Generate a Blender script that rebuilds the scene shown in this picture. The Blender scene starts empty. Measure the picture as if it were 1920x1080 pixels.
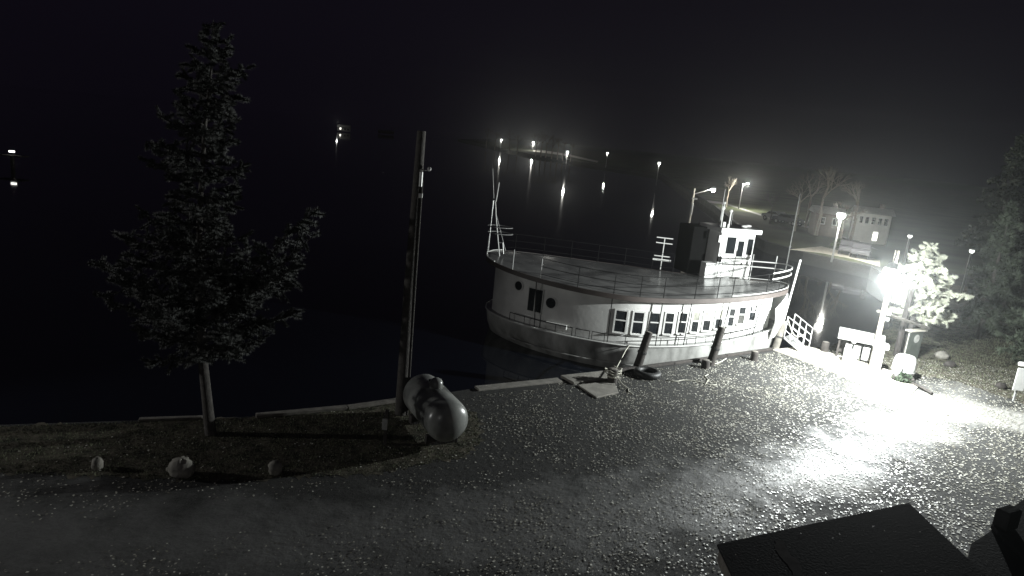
import bpy, math, random
import numpy as np
from mathutils import Vector, Matrix
random.seed(7); np.random.seed(7)
R=math.radians
sc=bpy.context.scene
col=sc.collection
# ------------------------------------------------------------------ camera
CH=8.5; FPX=1265.417; PITCH=R(12.7593); ROLL=R(5.7514)
cd=bpy.data.cameras.new('camera'); cam=bpy.data.objects.new('camera',cd); col.objects.link(cam)
cd.sensor_width=36; cd.lens=36*FPX/1920; cd.clip_start=.1; cd.clip_end=6000
Fv=Vector((0,math.cos(PITCH),-math.sin(PITCH))); Rv=Vector((1,0,0)); Uv=Rv.cross(Fv)
cr,sr=math.cos(ROLL),math.sin(ROLL)
cx_=Rv*cr-(-Uv)*sr*-1*-1   # image right axis
cx_=Rv*cr+Uv*sr
cy_=-Rv*sr+Uv*cr
cam.matrix_world=Matrix(((cx_.x,cy_.x,-Fv.x,0),(cx_.y,cy_.y,-Fv.y,0),(cx_.z,cy_.z,-Fv.z,CH),(0,0,0,1)))
sc.camera=cam
def ray(x,y):
    a=x-960;b=y-540
    return Fv*FPX+cx_*a-cy_*b
def at(x,y,z=0.):          # point of the horizontal plane z that is measured at pixel x, y
    d=ray(x,y); t=(z-CH)/d.z; return Vector((0,0,CH))+d*t
def atY(x,y,Y):            # point of the vertical plane Y=const
    d=ray(x,y); return Vector((0,0,CH))+d*(Y/d.y)
def topx(p):
    d=Vector(p)-Vector((0,0,CH)); k=FPX/d.dot(Fv)
    return (960+d.dot(cx_)*k, 540-d.dot(cy_)*k)
# ------------------------------------------------------------------ world / exposure
w=bpy.data.worlds.new('World'); sc.world=w; w.use_nodes=True
nt=w.node_tree; bg=nt.nodes['Background']; bg.inputs['Color'].default_value=(.66,.50,1.0,1); bg.inputs['Strength'].default_value=.0062
sc.view_settings.view_transform='Standard'; sc.view_settings.look='None'; sc.view_settings.exposure=0; sc.view_settings.gamma=1
sc.view_settings.use_curve_mapping=False
sc.render.engine='CYCLES'
sc.cycles.use_denoising=True; sc.cycles.max_bounces=5; sc.cycles.volume_bounces=0; sc.cycles.sample_clamp_indirect=2
LAMP=Vector((14.3,25.5,4.78))
def point(name,loc,power,color=(.96,1,.98),radius=.1):
    l=bpy.data.lights.new(name,'POINT'); l.energy=power; l.color=color; l.shadow_soft_size=radius
    o=bpy.data.objects.new(name,l); o.location=loc; col.objects.link(o); return o
point('floodlight_light',LAMP-Vector((.05,.26,.38)),12500,(.95,1,.99),.1)
def spot(name,loc,target,power,angle,color=(1,1,.98),blend=.6,radius=.15):
    l=bpy.data.lights.new(name,'SPOT'); l.energy=power; l.color=color; l.shadow_soft_size=radius
    l.spot_size=R(angle); l.spot_blend=blend
    o=bpy.data.objects.new(name,l); o.location=loc; col.objects.link(o)
    o.rotation_euler=(Vector(target)-Vector(loc)).to_track_quat('-Z','Y').to_euler(); return o
spot('yard_light_left',(-27,13,5.5),(-6,14.0,0),3800,75)
spot('building_light',(-5,-3,6.5),(-1,21,2),340,95,radius=.5)
# ------------------------------------------------------------------ materials
def mat(name,c,rough=.7,var=.25,scale=3.,bump=0.,bscale=30.,metal=0.,c2=None,detail=6,spec=.5,coat=0,stretch=None):
    m=bpy.data.materials.new(name); m.use_nodes=True; t=m.node_tree; b=t.nodes['Principled BSDF']
    tc=t.nodes.new('ShaderNodeTexCoord'); n=t.nodes.new('ShaderNodeTexNoise'); n.inputs['Scale'].default_value=scale; n.inputs['Detail'].default_value=detail
    if stretch:
        mp=t.nodes.new('ShaderNodeMapping'); mp.inputs['Scale'].default_value=stretch; t.links.new(tc.outputs['Object'],mp.inputs['Vector']); t.links.new(mp.outputs['Vector'],n.inputs['Vector'])
    else: t.links.new(tc.outputs['Object'],n.inputs['Vector'])
    r=t.nodes.new('ShaderNodeValToRGB'); r.color_ramp.elements[0].position=.3; r.color_ramp.elements[1].position=.7
    a=[max(0,x*(1-var)) for x in c]; d=[min(1,x*(1+var)) for x in c] if c2 is None else c2
    r.color_ramp.elements[0].color=(*a,1); r.color_ramp.elements[1].color=(*d,1)
    t.links.new(n.outputs['Fac'],r.inputs['Fac']); t.links.new(r.outputs['Color'],b.inputs['Base Color'])
    b.inputs['Roughness'].default_value=rough; b.inputs['Metallic'].default_value=metal
    b.inputs['Specular IOR Level'].default_value=spec; b.inputs['Coat Weight'].default_value=coat
    if bump:
        n2=t.nodes.new('ShaderNodeTexNoise'); n2.inputs['Scale'].default_value=bscale; n2.inputs['Detail'].default_value=5
        t.links.new(tc.outputs['Object'],n2.inputs['Vector'])
        bp=t.nodes.new('ShaderNodeBump'); bp.inputs['Strength'].default_value=bump; bp.inputs['Distance'].default_value=.03
        t.links.new(n2.outputs['Fac'],bp.inputs['Height']); t.links.new(bp.outputs['Normal'],b.inputs['Normal'])
    return m
def emat(name,c,s):
    m=bpy.data.materials.new(name); m.use_nodes=True; t=m.node_tree; b=t.nodes['Principled BSDF']
    b.inputs['Base Color'].default_value=(.8,.8,.8,1); b.inputs['Emission Color'].default_value=(*c,1); b.inputs['Emission Strength'].default_value=s
    m.cycles.emission_sampling='NONE'
    return m
M={}
M['white']=mat('white paint',(.54,.54,.52),.5,.2,.9,.15,6,detail=10)
M['white2']=mat('weathered white paint',(.48,.48,.46),.55,.16,.9,.15,8)
M['hull']=mat('scuffed hull paint',(.12,.12,.112),.5,.28,1.3,.3,4,c2=(.46,.46,.44),detail=10,stretch=(1,1,.45))
M['bright']=mat('floodlit white paint',(.82,.82,.80),.4,.05,2)  # lighter white than the boat's; floodlight glare put into the paint colour
M['trimred']=mat('red brown trim',(.066,.054,.049),.55,.2,2)
M['deckgrey']=mat('grey deck paint',(.17,.17,.165),.20,.3,1.2,.10,5)
M['darkmetal']=mat('dark metal',(.012,.012,.012),.9,.2,6,spec=.08)
M['steel']=mat('galvanised steel',(.42,.42,.41),.4,.15,8,metal=.4)
M['glass']=mat('dark window glass',(.012,.014,.016),.06,.2,2)
M['glasslit']=mat('curtained window glass',(.30,.30,.26),.15,.5,3)
M['wood']=mat('weathered timber',(.13,.12,.105),.85,.35,4,.5,20)
M['darkwood']=mat('dark creosoted timber',(.035,.03,.027),.85,.4,5,.5,20)
M['pale']=mat('pale weathered planks',(.52,.49,.42),.8,.25,2.5,.3,25)
M['concrete']=mat('concrete',(.19,.18,.16),.85,.25,2.5,.4,18)
M['rock']=mat('field stone',(.20,.19,.165),.85,.35,5,.6,10)
M['tank']=mat('white tank enamel',(.15,.155,.148),.3,.35,1.1,.05,5,c2=(.34,.35,.33),detail=9)
M['black']=mat('black rubber',(.015,.015,.015),.55,.2,8,.3,30)
M['rope']=mat('pale rope',(.42,.41,.35),.8,.2,30)
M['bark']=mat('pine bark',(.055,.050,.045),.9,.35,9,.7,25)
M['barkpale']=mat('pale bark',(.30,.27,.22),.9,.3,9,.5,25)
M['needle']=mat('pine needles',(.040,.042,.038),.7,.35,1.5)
M['needle2']=mat('floodlit pine needles',(.44,.45,.36),.7,.35,1.5)  # very pale copy of the needles, floodlight brightness put into the colour
M['needled']=mat('dark evergreen foliage',(.035,.045,.028),.8,.35,.5)
M['roofdark']=mat('dark roofing felt',(.014,.013,.015),.85,.3,2,.1,30,spec=.12)
M['shingle']=mat('grey shingles',(.33,.33,.31),.85,.25,6,.4,25)
M['siding']=mat('white siding',(.55,.55,.52),.7,.08,2)
M['brown']=mat('brown siding',(.12,.09,.07),.8,.2,2)
M['board']=mat('dark green board',(.06,.07,.06),.6,.35,2.5)
M['car']=mat('dark car paint',(.10,.10,.11),.25,.1,2,coat=.6)
M['carpale']=mat('silver car paint',(.42,.42,.43),.25,.05,2,coat=.6)
M['bush']=mat('shrub leaves',(.10,.13,.06),.8,.4,4)
M['lamp']=emat('lit lamp globe',(1,1,.96),20)
M['lampfar']=emat('distant lamp globe',(1,1,.94),3.5)
M['winlit']=emat('lit window',(1,.97,.85),3)
M['floral']=mat('dark planting',(.03,.045,.025),.8,.4,9)
# ground
TRK=(0.0182,0.356,13.35)
def ground_mat():
    m=bpy.data.materials.new('gravel'); m.use_nodes=True; t=m.node_tree; N=t.nodes; L=t.links; b=N['Principled BSDF']
    tc=N.new('ShaderNodeTexCoord')
    def noise(s,d=6,rough=.6,src=None):
        n=N.new('ShaderNodeTexNoise'); n.inputs['Scale'].default_value=s; n.inputs['Detail'].default_value=d; n.inputs['Roughness'].default_value=rough
        L.new(src or tc.outputs['Object'],n.inputs['Vector']); return n
    def ramp(src,a,bb,ca=(0,0,0,1),cb=(1,1,1,1)):
        r=N.new('ShaderNodeValToRGB'); e=r.color_ramp.elements; e[0].position=a; e[1].position=bb; e[0].color=ca; e[1].color=cb; L.new(src,r.inputs['Fac']); return r
    fine=ramp(noise(34,6,.85).outputs['Fac'],.38,.64,(.012,.012,.012,1),(.095,.095,.092,1))
    packed=ramp(noise(26,3,.7).outputs['Fac'],.3,.7,(.11,.11,.107,1),(.16,.16,.155,1))
    mp=N.new('ShaderNodeMapping'); mp.inputs['Rotation'].default_value=(0,0,R(-24)); mp.inputs['Scale'].default_value=(.10,.42,1); L.new(tc.outputs['Object'],mp.inputs['Vector'])
    sp=N.new('ShaderNodeSeparateXYZ'); L.new(tc.outputs['Object'],sp.inputs[0])
    def mth(op,a,b_=None,c_=None):
        q=N.new('ShaderNodeMath'); q.operation=op
        for i,vv in enumerate((a,b_,c_)):
            if vv is None: continue
            if isinstance(vv,(int,float)): q.inputs[i].default_value=vv
            else: L.new(vv,q.inputs[i])
        return q.outputs[0]
    # centre line of the worn wheel track across the lot: y = TRK(x)
    X_=sp.outputs['X']; yc=mth('MULTIPLY_ADD',mth('MULTIPLY_ADD',X_,TRK[0],TRK[1]),X_,TRK[2])
    dv=mth('ABSOLUTE',mth('SUBTRACT',sp.outputs['Y'],yc)); wob=noise(.8,8,.68).outputs['Fac']
    dd=mth('ADD',mth('MULTIPLY',dv,.15),mth('MULTIPLY',wob,.95))
    band=ramp(dd,.48,.80,(1,1,1,1),(0,0,0,1))
    mx=N.new('ShaderNodeMixRGB'); L.new(band.outputs['Color'],mx.inputs['Fac']); L.new(fine.outputs['Color'],mx.inputs[1]); L.new(packed.outputs['Color'],mx.inputs[2])
    sx=N.new('ShaderNodeSeparateXYZ'); L.new(tc.outputs['Object'],sx.inputs[0])
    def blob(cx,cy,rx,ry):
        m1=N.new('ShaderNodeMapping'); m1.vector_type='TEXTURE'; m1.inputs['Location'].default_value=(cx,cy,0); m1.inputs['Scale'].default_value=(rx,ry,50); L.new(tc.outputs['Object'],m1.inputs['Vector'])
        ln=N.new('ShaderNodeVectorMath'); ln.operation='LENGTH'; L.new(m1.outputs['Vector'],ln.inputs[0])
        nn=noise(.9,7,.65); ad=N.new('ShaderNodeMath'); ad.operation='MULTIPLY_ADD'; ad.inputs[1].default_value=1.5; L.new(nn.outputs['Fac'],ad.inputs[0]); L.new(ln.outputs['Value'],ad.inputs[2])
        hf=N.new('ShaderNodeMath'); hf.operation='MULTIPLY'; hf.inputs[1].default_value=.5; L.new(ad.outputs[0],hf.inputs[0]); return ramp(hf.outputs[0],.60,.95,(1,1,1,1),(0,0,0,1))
    sand_glare=ramp(noise(30,3,.7).outputs['Fac'],.35,.65,(.16,.16,.15,1),(.32,.31,.29,1))  # pale sand, with lamp glare and wet glints painted in as the same colour
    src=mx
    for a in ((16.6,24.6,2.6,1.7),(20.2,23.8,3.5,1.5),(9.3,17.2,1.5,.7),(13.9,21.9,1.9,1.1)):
        bl_=blob(*a); m2=N.new('ShaderNodeMixRGB'); L.new(bl_.outputs['Color'],m2.inputs['Fac']); L.new(src.outputs['Color'],m2.inputs[1]); L.new(sand_glare.outputs['Color'],m2.inputs[2]); src=m2
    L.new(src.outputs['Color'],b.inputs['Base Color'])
    wet=ramp(mth('ADD',mth('MULTIPLY',noise(.7,8,.66).outputs['Fac'],.8),mth('MULTIPLY',band.outputs['Color'],.22)),.36,.70,(.85,.85,.85,1),(.33,.33,.33,1))
    L.new(wet.outputs['Color'],b.inputs['Roughness'])
    L.new(mth('MULTIPLY_ADD',band.outputs['Color'],.20,.06),b.inputs['Specular IOR Level'])
    h=noise(45,4,.8); bp=N.new('ShaderNodeBump'); bp.inputs['Distance'].default_value=.03; L.new(mth('MULTIPLY_ADD',band.outputs['Color'],-.34,.62),bp.inputs['Strength'])
    L.new(h.outputs['Fac'],bp.inputs['Height'])
    h2=noise(3,5,.6); bp2=N.new('ShaderNodeBump'); bp2.inputs['Strength'].default_value=.35; bp2.inputs['Distance'].default_value=.12
    L.new(h2.outputs['Fac'],bp2.inputs['Height']); L.new(bp.outputs['Normal'],bp2.inputs['Normal']); L.new(bp2.outputs['Normal'],b.inputs['Normal'])
    return m
M['gravel']=ground_mat()
M['turf']=mat('leaf strewn turf',(.055,.060,.046),.95,.6,2.5,.55,35,c2=(.13,.115,.09),spec=.15,detail=10)
M['farland']=mat('far bank grass',(.07,.08,.045),.95,.4,.15,spec=.1)
M['road']=mat('asphalt road',(.20,.195,.18),.85,.15,.5,.2,10)
M['water']=mat('dark lake water',(.004,.005,.008),.04,.1,.2)
def water_bump():
    t=M['water'].node_tree; b=t.nodes['Principled BSDF']; tc=t.nodes['Texture Coordinate']
    n=t.nodes.new('ShaderNodeTexNoise'); n.inputs['Scale'].default_value=.9; n.inputs['Detail'].default_value=5; t.links.new(tc.outputs['Object'],n.inputs['Vector'])
    bp=t.nodes.new('ShaderNodeBump'); bp.inputs['Strength'].default_value=.008; bp.inputs['Distance'].default_value=.12
    t.links.new(n.outputs['Fac'],bp.inputs['Height']); t.links.new(bp.outputs['Normal'],b.inputs['Normal'])
water_bump()
# ------------------------------------------------------------------ mesh helpers
class MB:
    def __init__(s): s.v=[]; s.f=[]
    def add(s,vs,fs):
        o=len(s.v); s.v+= [tuple(x) for x in vs]; s.f+=[tuple(i+o for i in f) for f in fs]; return s
    def box(s,c,d,rz=0,M_=None):
        x,y,z=[k/2 for k in d]; vs=[Vector((a,b,e)) for e in (-z,z) for a,b in ((-x,-y),(x,-y),(x,y),(-x,y))]
        rm=Matrix.Rotation(rz,4,'Z') if M_ is None else M_
        vs=[Vector(c)+rm.to_3x3()@q for q in vs] if M_ is None else [M_@q+Vector(c) for q in vs]
        return s.add(vs,[(3,2,1,0),(4,5,6,7),(0,1,5,4),(1,2,6,5),(2,3,7,6),(3,0,4,7)])
    def tube(s,pts,rad,n=8,cap=True):
        pts=[Vector(p) for p in pts]
        if not isinstance(rad,(list,tuple)): rad=[rad]*len(pts)
        rings=[]; up=Vector((0,0,1))
        prev=None
        for i,p in enumerate(pts):
            d=(pts[min(i+1,len(pts)-1)]-pts[max(i-1,0)]).normalized()
            if prev is None: a=d.cross(up if abs(d.z)<.95 else Vector((1,0,0))).normalized()
            else: a=(prev-d*prev.dot(d)).normalized()
            prev=a; b=d.cross(a)
            rings.append([p+(a*math.cos(2*math.pi*k/n)+b*math.sin(2*math.pi*k/n))*rad[i] for k in range(n)])
        vs=[q for r in rings for q in r]; fs=[]
        for i in range(len(pts)-1):
            for k in range(n): fs.append((i*n+k,i*n+(k+1)%n,(i+1)*n+(k+1)%n,(i+1)*n+k))
        if cap: fs.append(tuple(range(n))[::-1]); fs.append(tuple((len(pts)-1)*n+k for k in range(n)))
        return s.add(vs,fs)
    def lathe(s,prof,c=(0,0,0),n=20,M_=None):
        vs=[];fs=[]
        for r,z in prof:
            for k in range(n):
                q=Vector((r*math.cos(2*math.pi*k/n),r*math.sin(2*math.pi*k/n),z))
                if M_ is not None: q=M_@q
                vs.append(q+Vector(c))
        for i in range(len(prof)-1):
            for k in range(n): fs.append((i*n+k,i*n+(k+1)%n,(i+1)*n+(k+1)%n,(i+1)*n+k))
        fs.append(tuple(range(n))[::-1]); fs.append(tuple((len(prof)-1)*n+k for k in range(n)))
        return s.add(vs,fs)
    def ball(s,c,r,n=12,m=8,sq=(1,1,1),jit=0):
        vs=[Vector(c)+Vector((0,0,-r*sq[2]))]; fs=[]
        for i in range(1,m):
            a=math.pi*i/m
            for k in range(n):
                j=1+random.uniform(-jit,jit)
                vs.append(Vector(c)+Vector((r*sq[0]*math.sin(a)*math.cos(2*math.pi*k/n)*j,r*sq[1]*math.sin(a)*math.sin(2*math.pi*k/n)*j,-r*sq[2]*math.cos(a)*j)))
        vs.append(Vector(c)+Vector((0,0,r*sq[2]))); T=len(vs)-1
        for k in range(n): fs.append((0,1+(k+1)%n,1+k)); fs.append((T,1+(m-2)*n+k,1+(m-2)*n+(k+1)%n))
        for i in range(m-2):
            for k in range(n): fs.append((1+i*n+k,1+i*n+(k+1)%n,1+(i+1)*n+(k+1)%n,1+(i+1)*n+k))
        return s.add(vs,fs)
    def prism(s,poly,z0,z1):
        n=len(poly); vs=[(p[0],p[1],z0) for p in poly]+[(p[0],p[1],z1) for p in poly]
        return s.add(vs,[tuple(range(n))[::-1],tuple(range(n,2*n))]+[(i,(i+1)%n,n+(i+1)%n,n+i) for i in range(n)])
    def grid(s,P):   # P rows of points
        r=len(P);c=len(P[0]); return s.add([q for row in P for q in row],[(i*c+j,i*c+j+1,(i+1)*c+j+1,(i+1)*c+j) for i in range(r-1) for j in range(c-1)])
    def build(s,name,m,parent=None,smooth=False,bevel=0,label=None):
        me=bpy.data.meshes.new(name); me.from_pydata(s.v,[],s.f); me.materials.append(m)
        if smooth:
            me.polygons.foreach_set('use_smooth',[True]*len(me.polygons))
        o=bpy.data.objects.new(name,me); col.objects.link(o)
        if parent: o.parent=parent
        if bevel:
            b=o.modifiers.new('bevel','BEVEL'); b.width=bevel; b.segments=2; b.limit_method='ANGLE'
        if label: o['label']=label
        return o
def tag(o,label=None,cat=None,group=None,kind=None):
    if label: o['label']=label
    if cat: o['category']=cat
    if group: o['group']=group
    if kind: o['kind']=kind
    return o
def thing(name,loc,label,cat,group=None,rz=0):
    o=bpy.data.objects.new(name,None); o.empty_display_size=.2; col.objects.link(o); o.location=loc; o.rotation_euler=(0,0,rz)
    return tag(o,label,cat,group)
def autosmooth(o,ang=40):
    me=o.data; me.polygons.foreach_set('use_smooth',[True]*len(me.polygons))
    try: me.set_sharp_from_angle(angle=R(ang))
    except Exception: pass
    return o
def copy_tree(o,parent=None):
    c=o.copy(); col.objects.link(c); c.parent=parent
    for ch in list(o.children): copy_tree(ch,c)
    return c
# ------------------------------------------------------------------ water, land
K=1.05; WZ=CH-9.2*K     # water level -1.16
tag(MB().add([(-2500,-200,WZ),(2500,-200,WZ),(2500,3500,WZ),(-2500,3500,WZ)],[(0,1,2,3)]).build('lake_water',M['water']),kind='structure')
SH=[(-200,-40),(-40,8.5),(-20,13.6),(-12.7,15.8),(-9.3,16.95),(-6.8,17.8),(-4.3,19.15),(-.92,21.6),(2.07,23.28),(4.9,25.2),(12.36,30.2),
    (15.3,31.6),(17.7,33.6),(21.5,37.3),(24.5,42.2),(28.5,48.5),(31,54),(32.5,61.4),(28.4,66.7),(26.6,72.5),(28,86),(33.5,118),(50,252),(4,332),(-60,600),(-30,1500),(900,1500),(900,-60),(-200,-60)]
def ngon(name,poly,z,m,side=None,step=0,amp=0,**kw):
    import bmesh
    pts=[]
    for i,p in enumerate(poly):
        q=poly[(i+1)%len(poly)]; d=math.hypot(q[0]-p[0],q[1]-p[1]); k=max(1,int(d/step)) if step else 1
        for j in range(k):
            t=j/k; a=amp*random.uniform(-1,1) if j else 0; nx,ny=-(q[1]-p[1])/d,(q[0]-p[0])/d
            pts.append((p[0]+(q[0]-p[0])*t+nx*a,p[1]+(q[1]-p[1])*t+ny*a))
    bm=bmesh.new(); vs=[bm.verts.new((x,y,z)) for x,y in pts]; f=bm.faces.new(vs)
    if side is not None:
        lo=[bm.verts.new((x,y,side)) for x,y in pts]
        for i in range(len(pts)): bm.faces.new((vs[i],lo[i],lo[(i+1)%len(pts)],vs[(i+1)%len(pts)]))
    bm.normal_update()
    if f.normal.z<0: bmesh.ops.reverse_faces(bm,faces=[f])
    bmesh.ops.triangulate(bm,faces=[f],ngon_method='EAR_CLIP')
    me=bpy.data.meshes.new(name); bm.to_mesh(me); bm.free(); me.materials.append(m)
    o=bpy.data.objects.new(name,me); col.objects.link(o); return o
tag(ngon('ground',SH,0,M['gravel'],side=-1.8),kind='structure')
GR=[(-60,1),(-40,8.4),(-20,13.5),(-12.7,15.7),(-9.3,16.85),(-6.8,17.7),(-4.3,19.05),(-2.6,20.2),(-.7,19.6),(-.4,17.6),(-.9,16.5),(-3,15.2),(-6.5,14.15),(-11.1,13.6),(-20,11)]
tag(ngon('grass_verge',GR,.005,M['turf'],step=.12,amp=.16),kind='structure')
GR2=[(15.2,31.4),(17.7,33.45),(21.5,37.1),(24.5,42),(28.5,48.3),(31,53.8),(60,60),(80,40),(40,22),(23.5,21.5),(21.2,25.6),(19.4,28.1),(17.4,28.5),(16.6,29.3),(15.9,29.9)]
tag(ngon('grass_bank',GR2,.005,M['turf'],step=.15,amp=.2),kind='structure')
tag(ngon('far_bank',[(33,62),(28.9,66.9),(27.1,72.5),(28.5,86),(34,118),(50.5,252),(5,332.5),(-59,601),(890,1400),(890,60)],.006,M['farland']),kind='structure')
# dark hills round the lake
def hills(name,pts,h0,label=None):
    rows=[]
    n=len(pts)
    for (k,hh,off) in ((0,0,0),(1,.6,40),(2,1,110),(3,.9,300)):
        rows.append([Vector((x,y,0))+Vector((x,y,0)).normalized()*off+Vector((0,0,-2+hh*h0*(.7+.5*math.sin(i*1.7)+.25*math.sin(i*4.1)))) for i,(x,y) in enumerate(pts)])
    return tag(MB().grid(rows).build(name,mat('wooded hill '+name,(.02,.022,.018),.95,.4,.02,spec=0)),kind='structure')
hp=[(1000*math.sin(a),1000*math.cos(a)) for a in [R(x) for x in range(-70,75,4)]]
# bank / hillside on the right
rows=[]
for i in range(15):
    t=i/14
    row=[]
    for j in range(9):
        u=j/8
        x=24+34*t+u*16*(1-.2*t); y=24+30*t-u*(8+4*t)+2*math.sin(i)
        z=-.15+3.4*u**.8*(1+.5*math.sin(i*.9)*u)
        row.append((x,y,z))
    rows.append(row)
tag(autosmooth(MB().grid(rows).build('hillside',M['turf']),80),kind='structure')
# ------------------------------------------------------------------ walkway and seawall
wk=[at(1449,657),at(1512,650),at(1600,676),at(1700,706),at(1722,726),at(1700,748),at(1640,732),at(1540,690)]
walk=ngon('walkway',[(p.x,p.y) for p in wk],.05,M['pale'],side=.0)
tag(walk,kind='structure')
def capline(name,pts,wd,z0,z1,m,label,cat,joint=2.4,group=None):
    root=thing(name,(pts[0][0],pts[0][1],z0),label,cat,group); 
    for a,b in zip(pts[:-1],pts[1:]):
        a=Vector(a);b=Vector(b); L=(b-a).length; n=max(1,round(L/joint)); rz=math.atan2(b.y-a.y,b.x-a.x)
        for k in range(n):
            c=a.lerp(b,(k+.5)/n)
            MB().box((c.x-pts[0][0],c.y-pts[0][1],(z1-z0)/2+random.uniform(-.01,.01)),(L/n-.02,wd,z1-z0),rz+random.uniform(-.006,.006)).build('timber',m,root,bevel=.01)
    return root
def off(pts,d):
    out=[]
    for i,p in enumerate(pts):
        a=Vector(pts[max(i-1,0)]);b=Vector(pts[min(i+1,len(pts)-1)]); t=(b-a).normalized(); n=Vector((-t.y,t.x)); q=Vector(p)+n*d; out.append((q.x,q.y))
    return out
S1=[(-9.6,16.85),(-8.3,17.25)]
capline('seawall_cap',off([(-9.7,16.83),(-8.2,17.33)],-.05),.16,.0,.07,M['wood'],'short thin timber on the shore just left of the pine trunk','timber')
capline('seawall_cap',off([(-6.9,17.76),(-4.6,18.95),(-3.2,19.9)],-.05),.20,.0,.10,M['wood'],'pale timber edging on the shore between pine and utility pole','timber')
capline('dock_edge',off([(-.92,21.6),(2.0,23.25)],-.12),.34,.0,.07,M['concrete'],'pale concrete dock edge behind the propane tank','dock edge')
capline('dock_edge',off([(4.2,24.72),(12.2,30.08)],-.05),.16,.0,.10,M['darkwood'],'dark timber dock edge running beside the boat','dock edge',joint=3)
# concrete pads by the first stump
p=[at(1050,708),at(1140,698),at(1165,712),at(1075,722)]
tag(MB().prism([(q.x,q.y) for q in p],.0,.10).build('concrete_slab',M['concrete'],bevel=.02),'flat pale concrete slab at the water edge beside the rope stump','slab')
p=[at(1082,724),at(1150,716),at(1160,738),at(1118,748)]
tag(MB().prism([(q.x,q.y) for q in p],.0,.06).build('concrete_slab',M['concrete'],bevel=.02),'pale concrete slab set in the gravel, nearer than the other slab','slab')
# ------------------------------------------------------------------ boat
BX=Vector((5.478*K,30.674*K,0)); BR=-.139
boat=thing('tour_boat',(BX.x,BX.y,WZ),'white double ended tour boat with pilot house moored along the dock','boat',rz=BR)
def smoothed(L,hb,es,eb,cp,n=97):
    s=np.linspace(-1,1,n); e=np.where(s<0,es,eb); v=hb*np.clip(1-np.abs(s)**e,0,1)**cp
    k=np.exp(-np.linspace(-2,2,17)**2); k/=k.sum()
    vv=np.convolve(np.pad(v,8,'edge'),k,'valid'); wgt=np.clip((1-np.abs(s))/.35,0,1); v=v*(1-wgt)+vv*wgt
    return lambda q: float(np.interp(q,s,v)), L
def shp(L,hb,cp=.451,es=1.975,eb=.938): return smoothed(L,hb,es,eb,cp)
ROOF=shp(6.89,3.73); WALL=shp(6.45,3.40); DECK=shp(6.68,3.76)
WLN=smoothed(6.45,3.6,1.975,1.5,.7)
KEEL=smoothed(6.0,3.0,2,1.5,.8)
def zq(z0,a,b): return lambda s: z0+(a if s<0 else b)*s*s
zroof=zq(2.497,.406,.609); zdeck=zq(.46,.05,1.0); zsill=zq(.87,.25,1.25); zwt=zq(1.86,.36,.9)
def LP(shape,s,side,z,inset=0):  # local boat point; side -1 near, +1 far
    f,L=shape; return Vector((s*L, side*(f(s)-inset), z+.7))*K
def px_s(shape,zf,x):            # station whose near side lies at picture column x
    best=None
    for i in range(-990,991,4):
        s=i/1000; q=LP(shape,s,-1,zf(s)); wq=Matrix.Rotation(BR,3,'Z')@q+Vector((BX.x,BX.y,WZ)); d=abs(topx(wq)[0]-x)
        if best is None or d<best[0]: best=(d,s)
    return best[1]
ss=[math.sin(math.pi/2*t) for t in np.linspace(-1,1,65)]
def loop(shape,zf,n=65):
    near=[LP(shape,s,-1,zf(s)) for s in ss]; far=[LP(shape,s,1,zf(s)) for s in ss[::-1]][1:-1]; return near+far
def loft(mb,loops):
    n=len(loops[0]); vs=[q for l in loops for q in l]
    mb.add(vs,[(i*n+k,i*n+(k+1)%n,(i+1)*n+(k+1)%n,(i+1)*n+k) for i in range(len(loops)-1) for k in range(n)])
def surf(shape,zf,camber=0,m=8,inset=0):
    f,L=shape; P=[]
    for s in ss:
        P.append([Vector((s*L,(-1+2*j/m)*(f(s)-inset),zf(s)+camber*(1-(-1+2*j/m)**2)+.7))*K for j in range(m+1)])
    return MB().grid(P)
h=MB(); loft(h,[loop(KEEL,lambda s:-1.2),loop(WLN,lambda s:-.72),loop(shp(6.6,3.72,.5,2,1.15),lambda s:-.2+.1*s*s),loop(DECK,zdeck)])
hull=autosmooth(h.build('hull',M['hull'],boat),50)
# rub rail and sheer
r=MB(); near=[LP(DECK,s,-1,zdeck(s)-.03,-.03) for s in ss]; r.tube(near,.035,6); r.tube([LP(DECK,s,1,zdeck(s)-.03,-.03) for s in ss],.035,6); r.build('rub_rail',M['white2'],boat)
r=MB(); r.tube([LP(shp(6.62,3.74,.5,2,1.15),s,-1,-.40+.1*s*s,-.02) for s in ss[14:50]],.03,6); r.build('spray_rail',M['hull'],boat)
surf(DECK,lambda s:zdeck(s)-.015,.0).build('main_deck',M['deckgrey'],boat)
# cabin wall (from stern to where the bow opens)
sEnd=px_s(WALL,zsill,1444); wm=MB()
sw=[-.97+ (sEnd+.97)*i/70 for i in range(71)]
for side in (-1,1):
    wm.grid([[LP(WALL,s,side,zdeck(s)-.02) for s in sw],[LP(WALL,s,side,zroof(s)-.16) for s in sw]])
f,L=WALL
wm.add([LP(WALL,sEnd,-1,zdeck(sEnd)-.02),LP(WALL,sEnd,1,zdeck(sEnd)-.02),LP(WALL,sEnd,1,zroof(sEnd)-.16),LP(WALL,sEnd,-1,zroof(sEnd)-.16)],[(0,1,2,3)])
wm.add([LP(WALL,-.97,-1,zdeck(-.97)-.02),LP(WALL,-.97,1,zdeck(-.97)-.02),LP(WALL,-.97,1,zroof(-.97)-.16),LP(WALL,-.97,-1,zroof(-.97)-.16)],[(0,1,2,3)])
cabin=wm.build('cabin_wall',M['white'],boat,smooth=False); autosmooth(cabin,50)
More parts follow.
